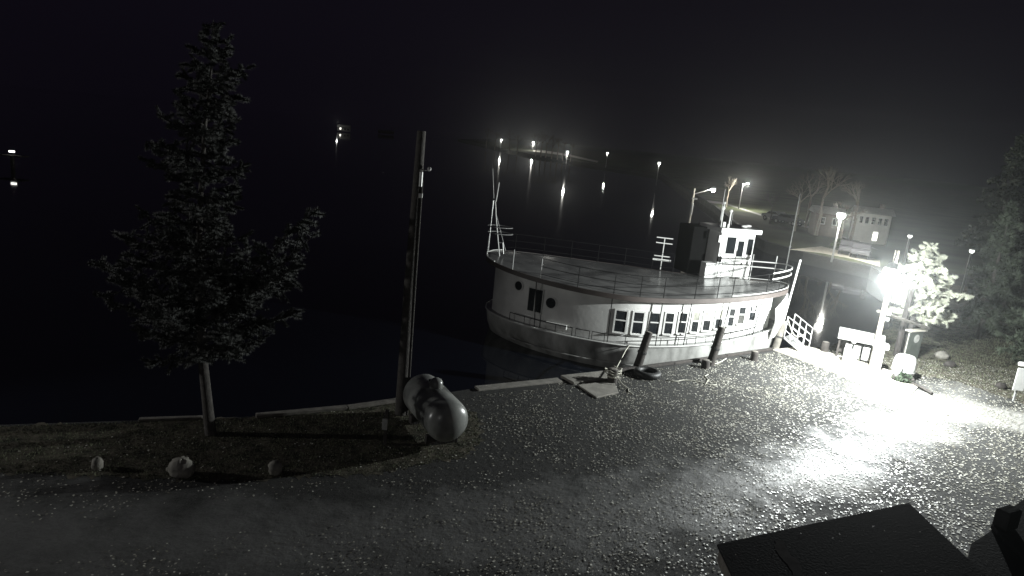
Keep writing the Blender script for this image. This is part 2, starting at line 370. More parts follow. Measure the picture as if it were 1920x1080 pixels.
# roof
t=MB(); loft(t,[loop(shp(6.80,3.62),lambda s:zroof(s)-.20),loop(ROOF,lambda s:zroof(s)-.17),loop(ROOF,lambda s:zroof(s)+.03),loop(shp(6.82,3.66),lambda s:zroof(s)+.03)])
autosmooth(t.build('roof_trim',M['trimred'],boat),50)
rt=surf(shp(6.83,3.67),lambda s:zroof(s)+.012,.06); rb=surf(shp(6.81,3.63),lambda s:zroof(s)-.19)
autosmooth(rt.build('roof_deck',M['deckgrey'],boat),80); rb.build('roof_underside',M['white2'],boat)
# windows
def frame_at(s,z):
    a=LP(WALL,s-.01,-1,z); b=LP(WALL,s+.01,-1,z); t=(b-a); t.z=0; t.normalize(); n=Vector((t.y,-t.x,0)); o=LP(WALL,s,-1,z)
    return o,t,n
def fbox(mb,o,t,n,cx,cz,cn,dx,dz,dn):
    c=o+t*cx+n*cn+Vector((0,0,cz)); vs=[c+t*(a*dx/2)+n*(b*dn/2)+Vector((0,0,e*dz/2)) for e in (-1,1) for a,b in ((-1,-1),(1,-1),(1,1),(-1,1))]
    mb.add(vs,[(3,2,1,0),(4,5,6,7),(0,1,5,4),(1,2,6,5),(2,3,7,6),(3,0,4,7)])
WX=[1164,1196,1226,1254,1279,1304,1326,1348,1371,1390,1411]
wss=[px_s(WALL,lambda s:(zsill(s)+zwt(s))/2,x) for x in WX]
for i,s in enumerate(wss):
    zs,zt=zsill(s),zwt(s); o,t,n=frame_at(s,zs); hgt=(zt-zs)*K
    gap=(wss[i+1]-s if i<10 else s-wss[i-1])*WALL[1]*K
    k=abs((LP(WALL,s+.01,-1,0)-LP(WALL,s-.01,-1,0)).xy.length)/(.02*WALL[1]*K)
    wd=gap*k*.80
    fr=MB()
    for sx in (-1,1): fbox(fr,o,t,n,sx*(wd/2-.035),hgt/2,.014,.07,hgt,.035)
    fbox(fr,o,t,n,0,hgt-.03,.013,wd-.14,.07,.032); fbox(fr,o,t,n,0,hgt*.53,.014,wd-.14,.055,.03)
    fo=fr.build('window',M['white'],boat)
    sl=MB(); fbox(sl,o,t,n,0,-.02,.05,wd*.98,.05,.10); sl.build('sill',M['white'],fo)
    gl=MB(); fbox(gl,o,t,n,0,hgt/2,.002,wd-.13,hgt-.05,.012); gl.build('pane',M['glass'],fo)
    if i in (5,6,7): 
        cu=MB(); fbox(cu,o,t,n,0,hgt*.75,.012,wd-.15,hgt*.38,.006); cu.build('blind',M['glasslit'],fo)
    if i==10:
        cu=MB(); fbox(cu,o,t,n,.02,hgt*.78,.012,(wd-.15)*.5,hgt*.35,.006); cu.build('paper_notice',M['white'],fo)
def disc_at(name,x,y,ra,parent,m):
    s=px_s(WALL,lambda s:1.55+.3*s*s,x)
    # height from the picture row
    z=min(((abs(topx(Matrix.Rotation(BR,3,'Z')@LP(WALL,s,-1,zz)+Vector((BX.x,BX.y,WZ)))[1]-y),zz) for zz in np.linspace(.6,2.6,81)))[1]
    o,t,n=frame_at(s,z); g=MB()
    M3=Matrix((t,Vector((0,0,1)),n)).transposed()
    g.lathe([(ra+.06,-.02),(ra+.06,.03),(ra,.035),(ra,.02)],o,24,M3)
    pf=g.build('porthole',M['white2'],parent); MB().lathe([(ra,.0),(ra,.036)],o,24,M3).build('pane',M['glass'],pf)
disc_at('porthole',972,535,.21,boat,M['glass']); disc_at('porthole',1033,568,.24,boat,M['glass'])
for x in (997,1010):
    s=px_s(WALL,lambda s:1.5,x); o,t,n=frame_at(s,1.0); d=MB(); fbox(d,o,t,n,0,.62,.02,.40,1.15,.05); dd=d.build('side_window',M['white2'],boat)
    g=MB(); fbox(g,o,t,n,0,.62,.05,.32,1.05,.012); g.build('pane',M['glass'],dd)
# low locker strips on stern deck (cabin base vent, fender)
for x,zz in ((1045,.62),):
    s=px_s(WALL,zsill,x); o,t,n=frame_at(s,zz); g=MB(); fbox(g,o,t,n,0,.08,.06,1.0,.22,.1); g.build('locker',M['white2'],boat,bevel=.02)
# roof supports, rails
def roofpost(x,h0,h1,shape,zf,rad,m,name,inset=.06):
    s=px_s(shape,zf,x); a=LP(shape,s,-1,zf(s)+h0,inset); b=LP(shape,s,-1,zf(s)+h1,inset); return s,a,b
sup=[]
for x in (1148,1243,1298,1369,1431,1005):
    s=px_s(ROOF,lambda s:zroof(s)-.17,x); b=LP(ROOF,s,-1,zroof(s)-.19,.09); a=LP(DECK,s,-1,zdeck(s)-.03,.07); MB().tube([a,b],.022*K,6).build('roof_support',M['darkmetal'],boat)
for x,mm in ((1013,'steel'),(1083,'darkmetal'),(1151,'darkmetal'),(1200,'darkmetal'),(1244,'darkmetal'),(1303,'darkmetal'),(1345,'darkmetal'),(1373,'darkmetal'),(1436,'darkmetal'),(960,'steel')):
    s=px_s(ROOF,zroof,x); a=LP(ROOF,s,-1,zroof(s)+.02,.06); b=LP(ROOF,s,-1,zroof(s)+.92,.06); MB().tube([a,b],.020,6).build('rail_post',M[mm],boat)
sA=px_s(ROOF,zroof,1013); sB=px_s(ROOF,zroof,1240)
def railrun(s0,s1,side,hh,rad,m,n=40,name='guard_rail',ins=.06):
    P=[LP(ROOF,s0+(s1-s0)*i/n,side,zroof(s0+(s1-s0)*i/n)+hh,ins) for i in range(n+1)]; MB().tube(P,rad,6).build(name,m,boat)
for hh in (.9,.55,.22): railrun(sA,.86,-1,hh,.014,M['darkmetal'])
for hh in (.9,.55,.22): railrun(-.9,.30,1,hh,.012,M['darkmetal'])
for s in (-.85,-.65,-.45,-.25,-.05,.15,.3): MB().tube([LP(ROOF,s,1,zroof(s)+.02,.06),LP(ROOF,s,1,zroof(s)+.92,.06)],.018,6).build('rail_post',M['darkmetal'],boat)
# pale bow rails, wrapping the bow
def bowloop(s0,s1,hh,rad,m):
    P=[LP(ROOF,s,-1,zroof(s)+hh,.06) for s in np.linspace(s0,.995,18)]+[LP(ROOF,s,1,zroof(s)+hh,.06) for s in np.linspace(.995,s1,18)]
    MB().tube(P,rad,6).build('bow_rail',m,boat)
for hh in (.92,.66): bowloop(.84,.62,hh,.03,M['white'])
bowloop(.60,.55,.10,.02,M['white2'])
for s in (.9,.995): MB().tube([LP(ROOF,s,-1,zroof(s)+.0,.06),LP(ROOF,s,-1,zroof(s)+.95,.06)],.02,6).build('rail_post',M['darkmetal'],boat)
for s in (.62,.8,.93): MB().tube([LP(ROOF,s,1,zroof(s)+.0,.06),LP(ROOF,s,1,zroof(s)+1.25,.06)],.022,6).build('rail_post',M['steel'],boat)
MB().tube([LP(ROOF,.62,1,zroof(.62)+1.2,.06),LP(ROOF,.8,1,zroof(.8)+.1,.06)],.015,6).build('rail_brace',M['steel'],boat)
# lower side deck railing
def lrail(x0,x1,posts):
    s0,s1=px_s(DECK,zdeck,x0),px_s(DECK,zdeck,x1)
    g=MB(); P=[LP(DECK,s0+(s1-s0)*i/30,-1,zdeck(s0+(s1-s0)*i/30)+.34,.05) for i in range(31)]; g.tube(P,.018,6)
    for k in range(posts+1):
        s=s0+(s1-s0)*k/posts; g.tube([LP(DECK,s,-1,zdeck(s)-.02,.05),LP(DECK,s,-1,zdeck(s)+.34,.05)],.016,6)
    g.build('side_railing',M['darkmetal'],boat)
lrail(955,1071,4); lrail(1078,1104,1); lrail(1108,1132,1); lrail(1138,1430,9)
# bow screen
P=[]; up=[];lo=[];md=[]
seq=[(s,-1) for s in np.linspace(.90,.985,8)]+[(s,1) for s in np.linspace(.985,.45,22)]
BS=shp(6.92,3.6)
for k,(s,sd) in enumerate(seq):
    top=zroof(s)-.22-(.5*max(0,1-k/7)**1.2 if sd<0 else 0)
    lo.append(LP(BS,s,sd,zdeck(s)-.4,.12)); md.append(LP(BS,s,sd,(zdeck(s)+top)/2,-.38)); up.append(LP(BS,s,sd,top,.02))
q=MB().grid([lo,md,up]).build('bow_screen',M['bright'],boat); sm=q.modifiers.new('s','SOLIDIFY'); sm.thickness=.05
for k in range(0,30,3):
    MB().tube([lo[k]*1.0,md[k],up[k]],.018,5).build('screen_rib',M['white2'],boat)
# winch / seat inside the bow
c=LP(ROOF,.82,-1,0,.9); c.z=(zdeck(.8)+.7)*K
MB().box((c.x,c.y,c.z+.25),(.5,.5,.5),.2).build('bow_locker',M['deckgrey'],boat,bevel=.03)
MB().ball((c.x,c.y,c.z+.62),.13,12,8).build('mooring_float',M['white'],boat,smooth=True)
for dx in (-.5,.05): MB().box((c.x+dx,c.y-.45,c.z+.35),(.06,.06,.9)).build('entry_post',M['white'],boat)
# entry panels on the hull (name plate marks left blank: unreadable grey patches)
for x in (1366,1395):
    s=px_s(DECK,zdeck,x); a=LP(DECK,s-.012,-1,zdeck(s)-.72); b=LP(DECK,s+.012,-1,zdeck(s)-.72)
# wheelhouse
inv=Matrix.Rotation(-BR,3,'Z')
def bl(x,y,z):          # picture point at world height z -> boat local
    q=at(x,y,z); return inv@(q-Vector((BX.x,BX.y,WZ)))
zr=WZ+(2.60+.7)*K
A=bl(1340,523,zr); B=bl(1402,525,zr); wv=(B-A); wv.z=0; wl_=wv.length; wv.normalize(); nv=Vector((wv.y,-wv.x,0))
wlen=wl_; dep=1.7; H=2.42; wh=MB()
base=(A+B)/2; base.z=A.z-.05
corners=[A,B,B-nv*.25+wv*.12-nv*dep*.7,B-nv*dep,A-nv*dep]
corners=[(q.x,q.y) for q in [A,B,B+wv*.18-nv*.5,B+wv*.18-nv*dep,A-nv*dep]]
whp=wh.prism(corners,A.z-.1,A.z+H).build('wheelhouse',M['bright'],boat,bevel=.03)
def wbox(name,u,z,du,dz,m,par,dn=.03,on=.015):
    g=MB(); fbox(g,Vector((A.x,A.y,A.z)),wv,nv,u,z,on,du,dz,dn); return g.build(name,m,par)
ex=.16
rp=[A-wv*ex+nv*ex,B+wv*(ex+.1)+nv*ex,B+wv*(ex+.25)-nv*.5,B+wv*(ex+.25)-nv*(dep+ex),A-wv*ex-nv*(dep+ex)]
MB().prism([(q.x,q.y) for q in rp],A.z+H+.002,A.z+H+.24).build('wheelhouse_roof',M['bright'],boat,bevel=.03)
for (u,zc,du,dz) in ((.30*wl_,1.78,.26*wl_,.85),(.60*wl_,1.62,.17*wl_,.80),(.87*wl_,1.75,.16*wl_,.82)):
    w_=wbox('wheelhouse_window',u,zc,du+.08,dz+.08,M['white2'],whp,.03,.012); wbox('pane',u,zc,du,dz,M['glass'],w_,.02,.03)
d_=wbox('door',.60*wl_,.62,.30*wl_,1.1,M['white2'],whp,.02,.01); wbox('handle',.70*wl_,.85,.05,.12,M['darkmetal'],d_,.05,.04)
wbox('door_edge',.42*wl_,1.1,.03,2.2,M['white2'],whp,.02,.01)
wbox('speaker_box',.02*wl_,1.05,.22,.28,M['darkmetal'],whp,.1,.05)
wbox('side_lamp_box',-.12,2.1,.16,.36,M['white'],whp,.16,.0)
MB().ball((B+wv*.22-nv*.5)+Vector((0,0,1.45)),.10,10,6).build('side_lamp',M['steel'],boat)
# low white box beside the wheelhouse
c=bl(1340,524,zr); g=MB(); fbox(g,c,wv,nv,-.33,.42,-.25,.62,.85,.5); g.build('deck_locker',M['bright'],boat,bevel=.03)
# stack house behind, its unlit side put into a near-black colour
c=bl(1322,517,zr); g=MB(); fbox(g,c,wv,nv,-.1,1.25,-1.1,1.5,2.5,1.4); g.build('engine_casing',mat('shade black casing',(.004,.004,.004),.9,.2,3,spec=.05),boat,bevel=.04)
# aerials on the wheelhouse roof
rtz=A.z+H+.24
for (u,nn,hh,r_,mm,cap) in ((-.02*wl_,-.15,1.25,.022,'white2',.05),(.05*wl_,-.5,1.9,.016,'steel',0),(.26*wl_,-.3,.85,.035,'white',.07),(.5*wl_,-.8,.7,.012,'steel',0),(.12*wl_,-.6,.95,.03,'white',.08)):
    q=A+wv*u+nv*nn; q.z=rtz-.01; g=MB(); g.tube([q,q+Vector((0,0,hh))],r_,6)
    if cap: g.ball(q+Vector((0,0,hh)),cap*1.3,10,6)
    g.build('aerial',M[mm],boat)
for u,nn in ((.75*wl_,-.35),(.95*wl_,-.6)):
    q=A+wv*u+nv*nn; q.z=rtz+.1; MB().ball(q,.14,12,6,(1.3,1,.5)).build('roof_horn',M['white'],boat,smooth=True)
q=A+wv*(.08*wl_)+nv*-.2; q.z=rtz; MB().box(q+Vector((0,0,.14)),(.14,.14,.28)).box(q+Vector((.2,-.1,.1)),(.1,.1,.2)).build('searchlight',M['white2'],boat,bevel=.02)
# bow jackstaff
q=bl(1473,506,zr-.0); q.z=A.z-.0; q=bl(1473,506,WZ+(2.8+.7)*K); MB().tube([q-Vector((0,0,.1)),q+Vector((0,0,4.35))],[.03,.018],6).ball(q+Vector((0,0,1.35)),.06,8,6).build('jackstaff',M['steel'],boat)
# signal rack on roof
q=bl(1238,505,WZ+(2.58+.7)*K); g=MB(); g.tube([q,q+Vector((0,0,1.72))],.03,6); g.build('signal_mast',M['white2'],boat)
for zz,wd_,r_ in ((1.70,.85,.03),(1.42,.85,.03),(.72,.85,.03),(.52,.95,.055)):
    e=Vector((1,.0,0)); MB().tube([q+Vector((0,0,zz))-e*wd_/2+Vector((0,-.05,0)),q+Vector((0,0,zz))+e*wd_/2+Vector((0,-.05,0))],r_,6).build('mast_crossbar',M['white'],boat)
# stern flag mast, guys and rings
q=bl(937,480,WZ+(2.9+.7)*K); u_=Vector((0,0,1))
def b_at(x,y,qq):     # picture point in the vertical plane of the stern mast
    wq=Matrix.Rotation(BR,3,'Z')@qq+Vector((BX.x,BX.y,WZ)); return inv@(atY(x,y,wq.y)-Vector((BX.x,BX.y,WZ)))
P=[b_at(938,497,q),b_at(933,440,q),b_at(930,405,q),b_at(929,376,q)]
MB().tube(P,[.035,.03,.028,.025],6).build('stern_mast',M['steel'],boat)
MB().tube([b_at(930,378,q),b_at(936,342,q)],.03,6).build('mast_gaff',M['white2'],boat)
MB().tube([b_at(926,372,q),b_at(924,316,q)],.012,6).build('mast_tip',M['steel'],boat)
for xa,ya,xb,yb in ((925,376,916,470),(926,376,912,490),(930,400,948,470)): MB().tube([b_at(xa,ya,q),b_at(xb,yb,q)],.009,4).build('mast_stay',M['steel'],boat)
for hh in (425,437):
    c=b_at(938,hh,q); MB().tube([c+Vector((.62*math.cos(a),.45*math.sin(a),0)) for a in np.linspace(0,2*math.pi,25)],.018,6,False).build('hoop_rail',M['steel'],boat)
bowr=[LP(ROOF,s,-1,zroof(s)+.06,.02) for s in np.linspace(-.9,-1,8)]+[LP(ROOF,s,1,zroof(s)+.06,.02) for s in np.linspace(-1,-.93,8)]
MB().tube(bowr,.03,6).build('stern_coaming',M['white'],boat)
MB().tube([b_at(936,455,q),b_at(943,455,q),b_at(944,476,q)],.02,6).build('stern_rail',M['steel'],boat)
# ------------------------------------------------------------------ gangway
ga=at(1484,650,.08); gb=at(1518,660,.08); 
gA=Vector((12.9,31.0,.35)); gB=Vector((14.6,30.75,.07))
gA=at(1470,632,.55); gB=at(1503,660,.08)
gang=thing('gangway',(gB.x,gB.y,.05),'sloping aluminium gangway with rope rails between walkway and boat bow','gangway')
o0=Vector((gB.x,gB.y,.05)); tv=(gB-gA); tn=tv.normalized(); sd=Vector((tn.y,-tn.x,0)).normalized()*-1
wid=.95
g=MB(); a0=gA-o0; b0=gB-o0
g.add([a0,b0,b0+sd*wid,a0+sd*wid]+[p-Vector((0,0,.08)) for p in (a0,b0,b0+sd*wid,a0+sd*wid)],[(0,1,2,3),(7,6,5,4),(0,4,5,1),(1,5,6,2),(2,6,7,3),(3,7,4,0)])
g.build('deck_plate',M['steel'],gang)
for off_ in (0,wid):
    for k in range(4):
        p0=a0.lerp(b0,k/3)+sd*off_; MB().tube([p0,p0+Vector((0,0,1.0))],.022,6).build('railing_post',M['white'],gang)
    for hh in (1.0,.66,.33): MB().tube([a0+sd*off_+Vector((0,0,hh)),b0+sd*off_+Vector((0,0,hh))],.018,6).build('railing_bar',M['white'],gang)
P=[(b0+Vector((0,-.03,.9))).lerp(a0+Vector((0,-.03,.9)),t)-Vector((0,0,.45*math.sin(math.pi*t))) for t in np.linspace(0,1,14)]
MB().tube(P,.025,6).build('hand_rope',M['rope'],gang)
# ------------------------------------------------------------------ posts
def leaning(name,x0,y0,x1,y1,r,label,grp,z0=0,m='darkwood',hgt=1.7):
    a=at(x0,y0,z0); b=atY(x1,y1,a.y+.15)
    o=thing(name,a,label,'piling',grp); v=b-a
    pts=[-v*.12,v*.3+Vector((.01,0,0)),v*.65,v]; autosmooth(MB().tube(pts,[r*1.05,r,r*.97,r*.93],12).build('post',M[m],o),40)
    MB().tube([v*.42,v*.47],r*1.12,12).build('chafe_band',M['black'],o); MB().tube([v*.995,v*1.012],r*.8,12).build('post_top',M['wood'],o)
    return o
G1='leaning dock pilings beside the boat'
leaning('mooring_piling',1194,690,1217,623,.17,'leaning dark piling next to the old tyre',G1)
leaning('mooring_piling',1331,684,1354,614,.17,'leaning dark piling in the middle of the dock edge, in front of the boat windows',G1)
pb=leaning('mooring_piling',1453,655,1470,602,.15,'leaning piling at the bow next to the walkway, with a tall pipe above',G1,m='wood')
a=at(1453,655); t0=atY(1468,606,a.y+.35); t1=atY(1501,487,a.y+.5)
MB().tube([t0-a,t1-a],.045,8).build('pipe',M['white2'],pb)
def stump(x,y,r,hh,label):
    a=at(x,y); o=thing('mooring_stump',a,label,'mooring stump','short mooring stumps')
    pr=[(r*1.05,-.1),(r,.1),(r*.96,hh*.6),(r*.97,hh-.03),(r*.85,hh)]; autosmooth(MB().lathe(pr,(0,0,0),14).build('post',M['darkwood'],o),40)
    MB().lathe([(r*1.1,hh*.45),(r*1.12,hh*.47),(r*1.12,hh*.53),(r*1.1,hh*.55)],(0,0,0),14).build('rope_turns',M['rope'],o) if x<1200 else None
    MB().lathe([(r*.80,hh+.002),(r*.5,hh+.02)],(0,0,0),14).build('post_top',M['wood'],o)
    return o
stump(1147,718,.19,.55,'dark mooring stump wound with pale rope, beside the concrete slabs')
stump(1322,690,.17,.35,'low dark stump at the foot of the middle leaning piling')
stump(1413,676,.16,.42,'small dark mooring stump between the middle piling and the walkway')
stump(1545,660,.17,.5,'mooring stump at the water edge between gangway and small shelter')
# tyre
a=at(1213,705); ty=thing('old_tyre',a,'old black tyre lying on the gravel at the foot of the leaning piling','tyre')
MB().tube([Vector((.40*math.cos(t),.40*math.sin(t),.13)) for t in np.linspace(0,2*math.pi,29)],.13,10,False).build('tread',M['black'],ty,smooth=True)
MB().lathe([(.26,.03),(.27,.05),(.20,.05)],(0,0,0),24).build('water_in_rim',M['water'],ty)
def rope(name,pts,label,r=.02):
    return tag(MB().tube(pts,r,6).build(name,M['rope'],smooth=True),label,'rope')
def curl(x,y,n,amp,z=.025,L=1):
    a=at(x,y); return [Vector((a.x+L*i/n+amp*.3*math.sin(i*1.3),a.y+amp*math.sin(i*.9+x)*.6,z)) for i in range(n+1)]
s_=at(1147,718); e_=Matrix.Rotation(BR,3,'Z')@LP(DECK,px_s(DECK,zdeck,1180),-1,.48,-.06)+Vector((BX.x,BX.y,WZ))
rope('mooring_rope',[s_+Vector((.05,.2,.30)),s_.lerp(e_,.35)+Vector((0,0,.25)),s_.lerp(e_,.7)+Vector((0,0,.2)),e_],'pale mooring line from the rope wound stump up to the boat deck')
P=[s_+Vector((.0,0,.35))+Vector((.28*math.cos(t)*(1+.2*math.sin(3*t)),.26*math.sin(t),.03*math.sin(5*t)+.015*t)) for t in np.linspace(0,14,60)]
rope('rope_coil',P,'tangled coil of pale rope heaped on top of the stump',.02)
rope('rope_end',[s_+Vector((.12,-.2,.32)),s_+Vector((.35,-.35,.10)),s_+Vector((.55,-.5,.03)),s_+Vector((.50,-.8,.025)),s_+Vector((.62,-1.0,.025))],'loose rope end trailing onto gravel from the stump')
rope('loose_rope',curl(1248,712,9,.25,L=2.0),'thin pale rope lying loose on the gravel right of the tyre',.018)
rope('loose_rope',[at(1322,722,.03),at(1328,712,.03),at(1322,705,.03),at(1328,702,.03)],'short frayed rope end alone on the gravel below the middle piling',.016)
rope('mooring_rope',[at(1331,678,.2),at(1342,682,.05),at(1352,678,.05),at(1362,672,.12)],'pale rope tied at the foot of the middle piling',.02)
# fenders/boards floating between dock and hull
# ------------------------------------------------------------------ propane tank
ta=at(838,788,.78); tb=at(793,738,.78); c=(ta+tb)/2; c.z=0; v=(tb-ta); v.z=0; LT=v.length; ang=math.atan2(v.y,v.x)
tank=thing('propane_tank',c,'white horizontal propane tank with rounded ends beside the utility pole','gas tank',rz=ang)
r=.60; pr=[]
for a in np.linspace(0,math.pi/2,9): pr.append((r*math.sin(a)+.001,-LT/2-.42*math.cos(a)))
pr+=[(r,LT/2*.0)]
for a in np.linspace(math.pi/2,0,9): pr.append((r*math.sin(a)+.001,LT/2+.42*math.cos(a)))
MX=Matrix.Rotation(R(90),3,'Y')
autosmooth(MB().lathe(pr,(0,0,.78),40,MX).build('tank_shell',M['tank'],tank),50)
dm=MB().lathe([(.19,-.08),(.19,.14),(.16,.22),(.08,.27),(.01,.285)],(0,0,.78+r-.02),20); autosmooth(dm.build('valve_dome',M['tank'],tank),50)
for dx in (-LT*.36,LT*.36): MB().box((dx,0,.12),(.25,.9,.26)).build('saddle',M['darkwood'],tank,bevel=.02)
for dx in (.45,): MB().lathe([(.05,0),(.05,.06)],(dx,0.0,.78+r-.01),10).build('fitting',M['darkmetal'],tank)
# ------------------------------------------------------------------ utility poles and near lamp
b=at(752,776); up=thing('utility_pole',b,'tall weathered wooden utility pole left of the propane tank','utility pole')
autosmooth(MB().tube([(0,0,-.1),(0,0,4),(0.05,0,8.35)],[.19,.16,.12],14).build('pole',M['bark'],up),50)
MB().tube([(.19,-.06,0),(.17,-.06,4),(.17,-.06,7)],.03,8).build('conduit',M['bark'],up)
MB().tube([(.13,-.1,6.85),(.13,-.1,7.25)],.05,8).build('cable_clamp',M['steel'],up)
MB().box((.16,-.12,6.6),(.1,.1,.12)).build('junction_box',M['white2'],up); MB().ball((.34,-.05,7.35),.06,8,6).build('insulator',M['white'],up); MB().tube([(.1,0,7.3),(.34,-.05,7.3)],.015,6).build('bracket',M['steel'],up)
b=at(722,833); o=thing('meter_post',b,'short dark post with a small pale meter box left of the tank','post'); MB().box((0,0,.45),(.09,.09,1.1)).build('post',M['darkwood'],o,bevel=.01); MB().box((-.02,-.08,.62),(.14,.08,.3)).build('meter_box',M['steel'],o,bevel=.01)
# lamp pole
b=at(1633,690); P0=b
lp=thing('light_pole',b,'pale wooden light pole with a blazing floodlight on a long arm','light pole')
top=Vector((.0,0,5.3)); lv=LAMP-P0
autosmooth(MB().tube([(0,0,-.1),(0,0,3),top],[.12,.11,.09],12).build('pole',M['barkpale'],lp),50)
MB().tube([(0,0,5.0),(lv.x*.5,lv.y*.5,5.35),(lv.x,lv.y,lv.z+.32)],.035,8).build('lamp_arm',M['steel'],lp)
hd=MB().lathe([(.10,.42),(.16,.36),(.24,.16),(.26,.08)],(lv.x,lv.y,lv.z),18).build('lamp_hood',M['steel'],lp)
MB().ball((lv.x,lv.y,lv.z),.30,16,10).build('lamp_globe',M['lamp'],lp,smooth=True)
MB().box((.17,-.10,2.6),(.14,.12,.22)).build('socket_box',M['white2'],lp); MB().box((.17,-.1,2.3),(.1,.1,.14)).build('socket_box',M['white2'],lp)
# crossbeam frame with second post and hanging board
b2=at(1680,667); d2=b2-P0
fr=thing('sign_frame',b2,'dark timber post and crossbeam holding the notice board beside the light pole','sign frame')
autosmooth(MB().tube([(0,0,-.1),(0,0,3.6)],[.15,.12],12).build('post',M['darkwood'],fr),50)
MB().box((.03,.0,3.55),(.14,.2,.3)).build('post_cap',M['darkmetal'],fr)
q0=atY(1646,583,P0.y+.1)-b2; q1=atY(1742,616,b2.y-.5)-b2; dv=(q1-q0)
MB().tube([q0,q1],.075,4).build('crossbeam',M['wood'],fr)
cB=atY(1712,648,b2.y-.45)-b2
rzB=math.atan2(dv.y,dv.x)
MB().box((cB.x,cB.y,cB.z),(1.05,.1,1.45),rzB).build('notice_board',M['board'],fr,bevel=.02)
MB().box((cB.x,cB.y,cB.z+.76),(1.25,.3,.07),rzB).build('board_roof',M['pale'],fr)
q=Vector((cB.x,cB.y,cB.z)); tt=Vector((math.cos(rzB),math.sin(rzB),0)); nn=Vector((tt.y,-tt.x,0))
MB().lathe([(.20,0),(.20,.012)],q+tt*.05+nn*.06+Vector((0,0,.35)),20,Matrix((tt,Vector((0,0,1)),nn)).transposed()).build('round_emblem',M['shingle'],fr)
MB().box(q+tt*.48-Vector((0,0,1.2)),(.08,.08,1.5)).build('leg',M['darkwood'],fr); 
MB().box(q-tt*.5-Vector((0,0,.5)),(.06,.08,2.3)).build('frame_upright',M['pale'],fr)
# small shelter (roofed bin store)
b=at(1606,674); sh=thing('bin_shelter',b,'low shelter with pale shingled lean-to roof beside the light pole','shelter',rz=R(-26))
rf=MB(); rf.add([(-.95,-.5,.98),(.95,-.5,.98),(.95,.32,1.28),(-.95,.42,1.28),(-.95,-.5,.92),(.95,-.5,.92),(.95,.42,1.22),(-.95,.42,1.22)],[(0,1,2,3),(7,6,5,4),(0,4,5,1),(1,5,6,2),(2,6,7,3),(3,7,4,0)]); rf.build('roof',M['shingle'],sh)
for x_,y_ in ((-.85,-.35),(.85,-.35),(-.85,.3),(.85,.3)): MB().box((x_,y_,.5),(.08,.08,.95)).build('post',M['darkwood'],sh)
MB().box((0,.34,.6),(1.65,.04,.95)).build('back_panel',M['darkwood'],sh)
for k,x_ in enumerate((-.42,-.08,.3)): MB().box((x_,-.05,.38),(.3,.35,.62)).build('bin',M['white2' if k<2 else 'steel'],sh,bevel=.03)
b=at(1590,682); o=thing('power_pedestal',b,'short white dock pedestal with a ball lamp in front of the shelter','pedestal')
MB().box((0,0,.35),(.5,.32,.72)).build('cabinet',M['white'],o,bevel=.04); MB().tube([(.05,0,.7),(.05,0,1.0)],.04,8).build('stem',M['darkmetal'],o); MB().ball((.05,0,1.05),.11,12,8).build('globe',M['white'],o,smooth=True)
b=at(1638,698); o=thing('fuel_pump',b,'tall white pump cabinet at the foot of the light pole','pump',rz=R(-20))
MB().box((0,0,.55),(.42,.35,1.1)).build('cabinet',M['white'],o,bevel=.03); MB().box((.05,0,1.22),(.62,.4,.24)).build('top_box',M['white'],o,bevel=.05); MB().box((0,-.19,.75),(.25,.02,.25)).build('dial_panel',M['white2'],o)
b=at(1690,708); o=thing('rain_barrel',b,'large round white barrel behind a planter of dark plants','barrel')
autosmooth(MB().lathe([(.36,0),(.44,.25),(.46,.5),(.42,.8),(.36,.95),(.30,1.0)],(0,0,0),24).build('body',M['white'],o),50); MB().lathe([(.40,.30),(.47,.33),(.47,.36),(.40,.39)],(0,0,0),24).build('hoop',M['steel'],o)
def shrub(name,loc,rad,n,m,label,cat,leaf=.07,sq=.7,stem=True):
    o=thing(name,loc,label,cat); v=[];f=[]
    g=MB()
    for _ in range(n):
        d=Vector((random.gauss(0,1),random.gauss(0,1),random.gauss(0,1))).normalized()*rad*random.uniform(.35,1)**.6; d.z=abs(d.z)*sq*1.2+.05
        a=Vector((random.gauss(0,1),random.gauss(0,1),random.gauss(0,1))).normalized()*leaf; b_=a.cross(Vector((random.gauss(0,1),random.gauss(0,1),random.gauss(0,1)))).normalized()*leaf*.5
        g.add([d-a,d+b_,d+a,d-b_],[(0,1,2,3)])
    g.build('foliage',m,o)
    if stem:
        s=MB()
        for k in range(6):
            a=2*math.pi*k/6; s.tube([(0,0,0),(rad*.4*math.cos(a),rad*.4*math.sin(a),rad*sq*.8)],.012,5)
        s.build('stems',M['bark'],o)
    return o
pl=at(1692,716); o=shrub('planter',pl,.42,500,M['floral'],'dark low planter of small plants in front of the white barrel','planter'); MB().box((0,0,.12),(.8,.35,.24),R(-25)).build('planter_box',M['darkwood'],o,bevel=.02)
b=at(1682,712); o=thing('drain_pipe',b,'short pale leaning pipe beside the planter and barrel','pipe'); MB().tube([(-.25,-.2,.0),(.05,0,.6)],.09,10).build('pipe',M['steel'],o); MB().tube([(-.27,-.22,.0),(-.24,-.19,.03)],.11,10).build('pipe_collar',M['darkmetal'],o)
e0=at(1705,716,.08); e1=at(1748,738,.08); tag(MB().tube([e0,(e0+e1)/2+Vector((0,0,.03)),e1],.055,6).build('timber_curb',M['darkwood']),'dark thin timber lying at the far end of the walkway','timber')
e0=at(1600,690,.1); e1=at(1680,708,.1); tag(MB().box(((e0+e1)/2).to_tuple(),((e1-e0).length,.12,.1),math.atan2((e1-e0).y,(e1-e0).x)).build('timber_curb',M['wood'],bevel=.01),'timber edging between the walkway and the shelter','timber')
